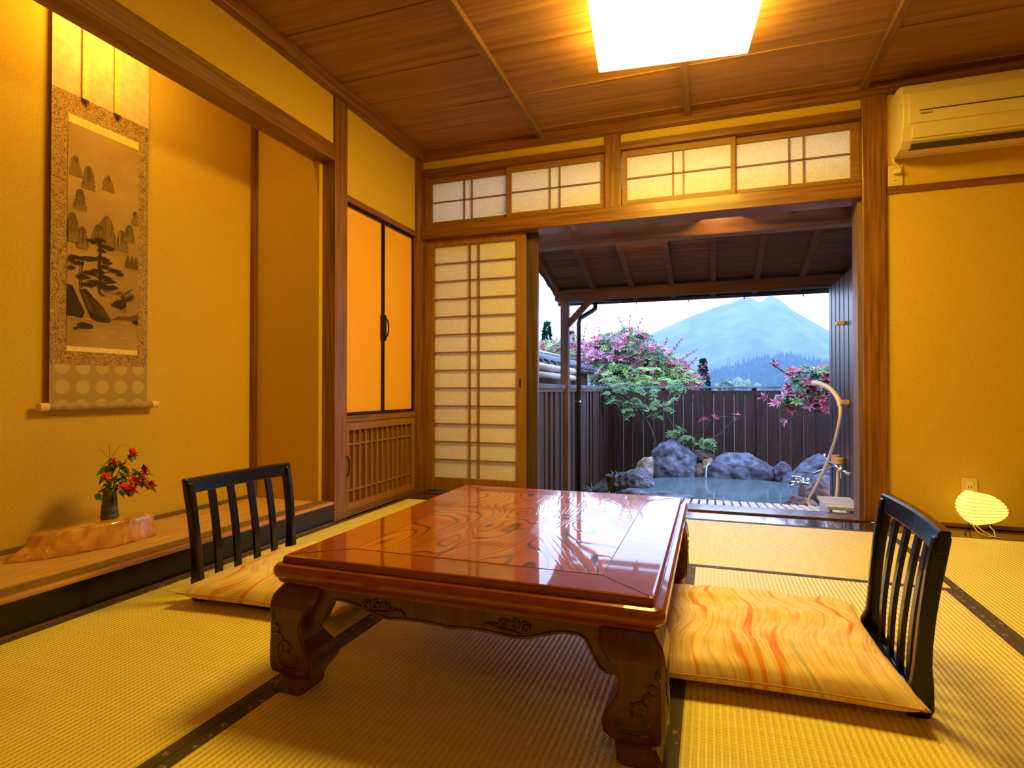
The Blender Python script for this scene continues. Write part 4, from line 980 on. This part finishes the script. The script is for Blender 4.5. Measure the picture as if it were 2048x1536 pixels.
rock('dark rock behind the faucet at the right end of the pool', (1.10, 6.75, -.32), (.22, .22, .24), ROCK, 9.5)
rock('brown rounded rock beside the garden faucet', (.98, 6.15, -.33), (.16, .2, .22), ROCKR, 10.3)
rock('red-brown wet rock at the near right corner of the pool', (.735, 5.62, -.31), (.15, .15, .12), ROCKR, 11.8)
rock('blue-grey rock at the left rim of the pool, higher one', (-.76, 6.45, -.27), (.16, .18, .15), ROCK, 12.4)
rock('dark angular rock at the far left rim by the fence', (-.93, 6.50, -.30), (.11, .13, .13), ROCK, 13.9)
rock('small flat rock at the left rim, below the higher blue-grey one', (-.76, 5.98, -.33), (.15, .11, .07), ROCK, 14.2)
rock('long flat stone at the near left rim of the pool', (-.42, 5.75, -.31), (.27, .12, .075), ROCK, 15.5)
rock('flat stone in the middle of the near pool rim', (.04, 5.62, -.31), (.19, .11, .065), ROCK, 16.1)
rock('flat pale stone at the near rim, right of the middle one', (.38, 5.56, -.31), (.17, .10, .06), ROCK, 17.3)
tag(MB().tube(cat_rom([(-.02, 7.36, -.14), (-.05, 7.28, -.17), (-.06, 7.25, -.30)]), [.008] * 17, 8).build('water_spout', plain('running_water', (.75, .8, .85), .1), smooth=True), 'thin stream of water falling between the back rocks into the pool', 'water stream')
pt_ = thing('clay_pot', 'brown clay pot standing at the foot of the left fence', 'pot', (-1.05, 6.65, -.42))
child(MB().lathe([(.001, 0), (.075, 0), (.10, .17), (.108, .17), (.108, .19), (.09, .19), (.085, .165), (.001, .16)], (-1.05, 6.65, -.42), 24), 'pot', plain('clay', (.12, .07, .045), .8), pt_, smooth=False)
# ------------------------------------------------------------------ plants
def whorl(m, p, up, L, w, n, mi, rg, spread=.9):
    a = Vector(up).orthogonal().normalized(); b = Vector(up).normalized().cross(a); ph = rg.uniform(0, 6)
    for k in range(n):
        t = ph + 2 * pi * k / n; d = (a * cos(t) + b * sin(t)) * spread + Vector(up) * rg.uniform(.3, .9)
        m.quadleaf(p, d, up, L * rg.uniform(.75, 1.15), w, mi, rg.uniform(.0, .35))
def shrub(name, label, loc, blobs, ncl, mats, wts, L, w, seed, blossoms=0, stems=(), n=7, group=None, spikes=()):
    t = thing(name, label, 'shrub', loc, 0, group); rg = random.Random(seed)
    tot = sum(b[3] * b[4] for b in blobs)
    M = [MB() for _ in mats]
    for (cx, cy, cz, rx, rz_b, *rest) in blobs:
        ry = rest[0] if rest else rx * .5
        wt = rest[1] if len(rest) > 1 else wts
        for _ in range(int(ncl * rx * rz_b / tot)):
            while True:
                v = Vector((rg.uniform(-1, 1), rg.uniform(-1, 1), rg.uniform(-1, 1)))
                if .55 < v.length < 1 or (v.length < 1 and rg.random() < .3): break
            p = Vector((cx + v.x * rx, cy + v.y * ry, cz + v.z * rz_b)); up = (Vector((v.x * .7, v.y * .5 - .45, .75 + v.z * .3)) + Vector((rg.uniform(-.4, .4), rg.uniform(-.4, .4), rg.uniform(-.3, .3)))).normalized()
            # redder shoots towards the outside/top
            r = rg.random() * sum(wt); k = 0
            while r > wt[k]: r -= wt[k]; k += 1
            whorl(M[k], p, up, L, w, n, 0, rg)
    for (p0, p1, cnt_, k) in spikes:
        p0 = Vector(p0); p1 = Vector(p1)
        for q in range(cnt_): whorl(M[k], p0.lerp(p1, q / max(1, cnt_ - 1)), (p1 - p0).normalized(), L * .85, w * .9, 4, 0, rg, .7)
    nm = {id(LEAFG): 'green_foliage', id(LEAFD): 'dark_foliage', id(LEAFR): 'red_foliage', id(LEAFP): 'pink_foliage', id(LEAFL): 'lime_foliage'}
    for mb_, mt in zip(M, mats):
        if mb_.f: child(mb_, nm[id(mt)], mt, t)
    if blossoms:
        m = MB()
        for _ in range(blossoms):
            b_ = blobs[rg.randrange(len(blobs))]; a = rg.uniform(0, 2 * pi)
            p = Vector((b_[0] + b_[3] * .75 * cos(a), b_[1] - (b_[5] if len(b_) > 5 else b_[3] * .5) * .9, b_[2] + b_[4] * .75 * sin(a)))
            for q in range(34):
                e = p + Vector((rg.gauss(0, .045), rg.gauss(0, .03), rg.gauss(0, .018))); m.quadleaf(e, (rg.uniform(-1, 1), rg.uniform(-1, 1), .5), (0, 0, 1), .018, .008)
        child(m, 'blossom_clusters', BLOS, t)
    m = MB()
    for s_ in stems: m.tube(cat_rom(s_[0], 5), s_[1], 7)
    for (p0, p1, cnt_, k) in spikes: m.tube([p0, p1], .005, 5)
    if m.f: child(m, 'stems', BARK, t, smooth=True)
    return t
mats5 = [LEAFG, LEAFD, LEAFR, LEAFP, LEAFL]
shrub('flowering_shrub', 'big pink, red and green flowering shrub rising beyond the fence corner', (-1.1, 9, -.42),
      [(-1.55, 9.0, 1.30, .42, .34, .3, [2, 1, 1, 4, .5]), (-1.15, 8.9, 1.35, .40, .36, .3, [2.5, 1, 1, 4, .5]), (-.85, 8.9, 1.15, .38, .30, .3, [3, 1.5, 1.5, 2, .5]), (-1.35, 8.8, .95, .45, .25, .3, [5, 2, .7, .8, 1]), (-.55, 8.9, .98, .33, .22, .25, [2, 1, 4, 1, 1]), (-.30, 8.9, .86, .22, .12, .2, [1.5, 1, 5, 1, .5]), (-1.1, 8.7, .72, .5, .16, .25, [4, 3, .5, .4, 2]), (-.75, 8.7, .78, .35, .14, .2, [3, 2, .5, .4, 4])],
      2400, mats5, [3, 1, 2, 3, 1], .082, .0125, 11, blossoms=60, n=7,
      stems=[([(-1.1, 9, -.42), (-1.15, 9, .3), (-1.3, 9, 1.0), (-1.4, 9, 1.4)], .025), ([(-1.1, 9, .2), (-.9, 9, .7), (-.6, 9, 1.1)], .018)],
      spikes=[((-1.2, 8.95, 1.6), (-1.17, 8.95, 1.93), 7, 3), ((-1.25, 8.9, 1.62), (-1.32, 8.9, 1.85), 5, 3), ((-1.1, 8.9, 1.6), (-1.0, 8.9, 1.82), 5, 3), ((-1.62, 8.9, 1.55), (-1.65, 8.9, 1.72), 4, 3), ((-.75, 8.9, 1.3), (-.62, 8.9, 1.5), 6, 2), ((-.62, 8.9, 1.22), (-.42, 8.9, 1.5), 7, 2), ((-.5, 8.9, 1.15), (-.2, 8.9, 1.35), 7, 2), ((-.45, 8.9, 1.0), (-.22, 8.9, 1.2), 5, 2), ((-.3, 8.9, .95), (-.08, 8.9, 1.12), 5, 2), ((-.2, 8.9, .9), (.0, 8.9, .98), 5, 2)])
shrub('flowering_shrub', 'bright pink and green shrub at the far left behind the porch post', (-2.4, 9.75, -.42),
      [(-2.75, 9.8, 1.40, .37, .23, .3, [1, .5, 1, 6, 1]), (-2.32, 9.8, 1.45, .40, .26, .3, [1.5, .5, 1.5, 5, 1]), (-2.5, 9.7, 1.2, .5, .2, .3, [4, 1, 1, 1, 2])], 760, mats5, [2, 1, 1, 5, 1], .082, .0125, 12, n=7,
      stems=[([(-2.4, 9.75, -.42), (-2.45, 9.75, .6), (-2.4, 9.75, 1.3)], .025)], spikes=[((-1.95, 9.1, 1.55), (-1.9, 9.1, 1.78), 5, 3), ((-2.1, 9.1, 1.6), (-2.12, 9.1, 1.75), 4, 3)])
def nandina(label, loc, stems, fronds, seed, mat=LEAFG, size=.16):
    t = thing('nandina_shrub', label, 'shrub', loc); rg = random.Random(seed); m = MB(); sm = MB()
    for s_ in stems: sm.tube(cat_rom(s_[0], 5), s_[1], 7)
    for (p, d, L, n_) in fronds:
        p = Vector(p); d = Vector(d).normalized(); sd = Vector((-d.z * .2, -.4, 1)).cross(d).normalized() if abs(d.z) < .95 else Vector((1, 0, 0))
        end = p + d * L - Vector((0, 0, L * .2)); sm.tube([p, p.lerp(end, .5) + Vector((0, 0, .02)), end], .0022, 5)
        for k in range(n_):
            q = p.lerp(end, (k + 1) / (n_ + 1)) + Vector((0, 0, .02 * sin(pi * (k + 1) / n_)))
            for s_ in (-1, 1):
                for e in range(3):
                    dd = d * .55 + sd * s_ * (.35 + .35 * e) + Vector((rg.uniform(-.2, .2), rg.uniform(-.2, .2), rg.uniform(-.15, .25)))
                    m.quadleaf(q, dd, (0, -.3, 1), size * .42 * rg.uniform(.8, 1.2), size * .065, 0, .15)
    child(m, 'leaves', mat, t); child(sm, 'stems', BARK, t, smooth=True)
def fr(cx, cy, cz, n_, rx, rz_b, seed, L=.17, k=5):
    rg = random.Random(seed); out = []
    for _ in range(n_):
        a = rg.uniform(-1, 1); b = rg.uniform(-1, 1)
        out.append(((cx + a * rx, cy + rg.uniform(-.1, .1), cz + b * rz_b), (a + rg.uniform(-.5, .5), rg.uniform(-.8, .1), rg.uniform(-.1, .5)), L, k))
    return out
nandina('tall thin-stemmed nandina with feathery green leaves against the back fence', (-.67, 7.7, -.42),
        [([(-.62, 7.7, -.42), (-.67, 7.65, -.02), (-.74, 7.65, .25), (-.82, 7.65, .38), (-.90, 7.62, .52), (-1.0, 7.6, .62), (-1.15, 7.6, .72)], [.014] * 32),
         ([(-.80, 7.65, .37), (-.66, 7.65, .45), (-.52, 7.7, .55), (-.42, 7.75, .72)], .008), ([(-.90, 7.62, .52), (-.78, 7.6, .64), (-.66, 7.6, .72)], .008)],
        fr(-.84, 7.5, .50, 9, .12, .10, 1) + fr(-.62, 7.5, .53, 5, .10, .05, 2) + fr(-1.05, 7.5, .62, 12, .16, .12, 3) + fr(-.75, 7.6, .80, 12, .3, .08, 4), 1, LEAFG)
nandina('hanging dark leafy branch draped over the fence corner', (-1.15, 7.7, .6), [([(-1.25, 7.8, .85), (-1.15, 7.7, .75), (-1.08, 7.62, .6)], .008)],
        fr(-1.12, 7.6, .66, 16, .13, .13, 5) , 5, LEAFD)
nandina('light green feathery fronds arching above the fence corner', (-.9, 8.3, .5), [([(-.95, 8.3, .3), (-.95, 8.3, .8)], .01), ([(-.75, 8.3, .7), (-.5, 8.3, .9)], .008)],
        fr(-1.15, 8.3, .93, 16, .22, .12, 6, .2, 6) + fr(-.55, 8.3, .90, 14, .28, .08, 7, .2, 6), 6, LEAFL)
nandina('low nandina with bright green leaves behind the big boulder', (-.25, 7.7, -.42),
        [([(-.25, 7.75, -.42), (-.27, 7.7, -.1), (-.25, 7.7, .1)], .009), ([(-.27, 7.75, .0), (-.45, 7.75, .25), (-.55, 7.75, .5), (-.50, 7.78, .72)], .006), ([(-.22, 7.7, .08), (.05, 7.75, .16), (.2, 7.75, .3), (.3, 7.75, .42)], .006)],
        fr(-.26, 7.6, .10, 22, .15, .15, 8) , 8, LEAFG)
shrub('red_leaf_sprig', 'few dark red leaves on bare twigs before the back fence', (.2, 7.75, .2), [(.22, 7.75, .42, .12, .05, .05, [0, 0, 1, 0, 0]), (-.02, 7.78, .38, .14, .06, .05, [0, 0, 1, 0, 0])], 9, mats5, [0, 0, 1, 0, 0], .05, .009, 31, n=5, stems=[([(-.1, 7.8, .2), (0, 7.78, .38), (.2, 7.75, .42)], .004)])
shrub('photinia_branch', 'red and green photinia branches reaching in above the right end of the fence', (1.3, 7.0, .5),
      [(.97, 7.0, .85, .22, .14, .15, [1.5, .3, 4, 1.5, .8]), (.85, 7.0, .62, .20, .10, .12, [2, .5, 3, 1, 1.2]), (1.15, 7.05, .68, .22, .18, .15, [1.5, 1, 4, 1, .5]), (1.25, 7.1, .9, .2, .12, .12, [1, 1, 4, 1, .5])], 120, mats5, [2, 1, 3, 1, 1], .095, .016, 17, n=8,
      stems=[([(1.78, 7.1, -.42), (1.7, 7.1, .3), (1.3, 7.05, .55), (1.0, 7.0, .66), (.7, 7.0, .68)], .01), ([(1.4, 7.05, .6), (1.1, 7.0, .8), (.85, 7.0, .90), (.68, 7.0, 1.02)], .009), ([(1.3, 7.05, .55), (1.0, 7.0, .5), (.8, 7.0, .42)], .008)],
      spikes=[((.68, 6.98, 1.0), (.675, 6.98, 1.05), 3, 2), ((.60, 6.98, .66), (.56, 6.98, .68), 3, 3), ((.80, 6.98, .42), (.76, 6.98, .40), 3, 3)])
def tuft(label, c, n_, h, mat, seed, w=.008):
    rg = random.Random(seed); m = MB()
    for _ in range(n_):
        a = rg.uniform(0, 2 * pi); l = h * rg.uniform(.6, 1.1); p = Vector(c) + Vector((rg.uniform(-.04, .04), rg.uniform(-.04, .04), 0)); d = Vector((cos(a), sin(a), 0)); pv = None; o = []
        for k in range(6):
            t = k / 5; q = p + d * l * .7 * t * t + Vector((0, 0, l * (t - .35 * t * t))); ww = w * (1 - t * .95); s_ = Vector((-d.y, d.x, 0)); o += [q + s_ * ww, q - s_ * ww]
        m.add(o, [(2 * k, 2 * k + 1, 2 * k + 3, 2 * k + 2) for k in range(5)])
    o = m.build('grass_tuft', mat, origin=c); return tag(o, label, 'plant')
GR = plain('olive_grass', (.16, .15, .03), .6)
tuft('strappy dark green tuft right of the downpipe at the fence foot', (-1.18, 6.05, -.42), 46, .26, LEAFD, 1, .010)
tuft('dry olive grass clump near the left end of the fence', (-1.19, 4.98, -.42), 70, .34, GR, 2)
tuft('olive grass clump left of the downpipe base', (-1.16, 5.30, -.42), 80, .30, GR, 3)
tuft('short olive groundcover between the downpipe and the strappy tuft', (-1.10, 5.62, -.42), 60, .20, GR, 4)
tuft('short yellowish groundcover in front of the strappy tuft', (-.98, 5.85, -.42), 60, .17, LEAFL, 5)
tuft('small leafy seedling in the clay pot', (-1.05, 6.65, -.25), 14, .10, LEAFD, 6, .014)

# ------------------------------------------------------------------ distance
def terrain(name, ridge, y0, depth, base, mat, amp, seed, back=1.0, nx=160, ny=26):
    def rh(x):
        for (a, b), (c, d) in zip(ridge[:-1], ridge[1:]):
            if a <= x <= c: t = (x - a) / (c - a); return b + (d - b) * t
        return ridge[0][1] if x < ridge[0][0] else ridge[-1][1]
    x0, x1 = ridge[0][0], ridge[-1][0]; m = MB(); vs = []; fs = []
    for j in range(ny + 1):
        t = j / ny; prof_ = min(1, t / .7) ** 1.1 if t < .7 else 1 - ((t - .7) / .3) ** 1.5
        for i_ in range(nx + 1):
            x = x0 + (x1 - x0) * i_ / nx; h = rh(x); e = noise.noise(Vector((x * 6 / (x1 - x0) * 3, t * 6, seed))) + .5 * noise.noise(Vector((x * 50 / (x1 - x0), t * 16, seed)))
            vs.append((x, y0 - depth * .7 + depth * t, base + (h - base) * prof_ + amp * e * (prof_ * (1.05 - prof_) * 4 * .6 + (.06 if abs(t - .7) < .02 else 0))))
    for j in range(ny):
        for i_ in range(nx): q = j * (nx + 1) + i_; fs.append((q, q + 1, q + nx + 2, q + nx + 1))
    return m.add(vs, fs).build(name, mat, smooth=True)
MTN = nz('mountain_scrub', (.03, .06, .045), (.09, .13, .08), (.05, .05, .05), 1, 6, rough=.95, spec=0)
tag(terrain('mountain', [(-420, -2), (-260, 6), (-170, 18), (-110, 34), (-54, 60), (-10, 78.3), (5, 83), (14, 85.6), (25, 89), (31, 91.5), (35, 91.3), (40, 88.5), (45, 84.8), (49, 88.2), (53, 91.2), (56, 91), (63, 87), (76, 75), (103, 57), (150, 36), (230, 15), (380, 0)], 600, 290, -4, MTN, 2.6, 2, nx=300, ny=40), 'distant twin-peaked blue mountain behind the fence', 'mountain')
FOR = nz('conifer_green', (.008, .045, .035), (.025, .10, .065), (.6, .6, .6), 1, 3, rough=.9, spec=0)
hill_r = [(-70, -3), (-20, 1), (-3, 4.4), (5, 7.6), (11, 9.2), (19, 10.9), (24, 9.9), (31, 8.3), (60, 4), (110, -2)]
hill_r = [(2 * a_, .75 + 2 * (b_ - .75)) for a_, b_ in hill_r]
hl = tag(terrain('forested_hill', hill_r, 360, 120, -12, FOR, .8, 5), 'dark conifer-covered hill in front of the mountain', 'hill')
rg = random.Random(9); m = MB()
def rhill(x):
    for (a, b), (c, d) in zip(hill_r[:-1], hill_r[1:]):
        if a <= x <= c: return b + (d - b) * (x - a) / (c - a)
for k in range(2600):
    t = rg.random() ** .6 * .7; x = rg.uniform(-50, 90); pf = (t / .7) ** 1.1; z = -12 + (rhill(x) + 12) * pf; yv = 360 - 84 + 120 * t; h = rg.uniform(1.8, 4.2); r = h * .26
    n_ = 6; m.add([(x + r * cos(2 * pi * q / n_), yv + r * sin(2 * pi * q / n_), z - .8) for q in range(n_)] + [(x, yv, z + h * .95)], [(q, (q + 1) % n_, n_) for q in range(n_)])
tag(m.build('conifer_forest', FOR), 'dense cedar forest covering the near hill', 'forest', kind='stuff')
PALE = nz('spring_foliage', (.30, .40, .22), (.55, .62, .42), (1.5, 1.5, 1.5), 1, 4, rough=.9, spec=0)
def crown(label, c, r, mat, seed, name='leafy_tree', cone=False):
    rg = random.Random(seed); m = MB(); t = thing(name, label, 'tree', (c[0], c[1], c[2] - r * 1.6)); 
    for _ in range(420):
        v = Vector((rg.gauss(0, 1), rg.gauss(0, 1), rg.gauss(0, 1))).normalized()
        if cone:
            hgt = rg.random(); p = Vector(c) + Vector((v.x * r * .42 * (1 - hgt), v.y * r * .42 * (1 - hgt), (hgt * 2.2 - 1.1) * r)); dd = Vector((v.x, v.y, -.2)); l = r * .22
        else: p = Vector(c) + v * r * rg.uniform(.6, 1) * (1 + .25 * noise.noise(v * 2 + Vector((seed, 0, 0)))); dd = v; l = r * .2
        m.quadleaf(p, dd + Vector((rg.uniform(-.6, .6), rg.uniform(-.6, .6), rg.uniform(-.3, .6))), v.orthogonal(), l, l * .4)
    child(m, 'crown', mat, t); child(MB().tube([(c[0], c[1], -.45), c], r * .06, 6), 'trunk', BARK, t)
for k, (x, z, r, lb) in enumerate(((1.6, 2.2, 1.2, 'pale spring-green tree at the hill foot, leftmost of the pale row'), (3.2, 2.6, 1.3, 'pale spring-green tree at the hill foot, second from the left of the pale row'), (4.9, 3.1, 1.5, 'tallest pale spring-green tree in the middle of the hill-foot row'), (6.4, 2.9, 1.2, 'pale spring-green tree right of the tallest one at the hill foot'), (8.2, 2.3, 1.0, 'small pale spring-green tree at the right end of the pale row'))):
    crown(lb, (2.1 * x - .5, 236, .75 + 2 * (z - 1.65)), 1.45 * r, PALE, 40 + k)
crown('dark green round tree just above the fence rail beneath the pale trees', (1.35, 60, .9), .75, LEAFD, 50)
crown('dark conifer at the right edge of the flowering shrub', (-.35, 28, 1.2), .9, FOR, 51, 'conifer_tree', True)
crown('bluish conifer at the far left, left of the porch post', (-8.4, 30, 3.2), 1.1, FOR, 52, 'conifer_tree', True)
crown('second bluish conifer behind the porch post', (-7.2, 30.6, 3.0), .9, FOR, 53, 'conifer_tree', True)
py = thing('power_pylon', 'tiny lattice power pylon on the hill before the mountain', 'pylon', (9.84, 362, 13)); m = MB()
for s_ in (-1, 1): m.bar((9.84 + s_ * .9, 362, 11.5), (9.84 + s_ * .15, 362, 20.0), .18, .18)
for z in (16.5, 17.8, 19): m.bar((9.84 - 1.2, 362, z), (9.84 + 1.2, 362, z), .15, .15)
child(m, 'tower', WIRE, py)
# valley haze between the garden and the mountain: a real scattering volume
hz, nt, b = newmat('valley_haze'); nt.nodes.remove(b); vsn = nt.nodes.new('ShaderNodeVolumeScatter')
vsn.inputs['Color'].default_value = (.34, .47, .85, 1); vsn.inputs['Density'].default_value = .0019; vsn.inputs['Anisotropy'].default_value = .0
nt.links.new(vsn.outputs[0], nt.nodes['Material Output'].inputs['Volume'])
struct('haze', MB().box(-500, 500, 150, 640, -.4, 110), hz)
S.cycles.volume_bounces = 1; S.cycles.max_bounces = 10; S.cycles.diffuse_bounces = 6; S.cycles.transparent_max_bounces = 16
S.cycles.sample_clamp_indirect = 8
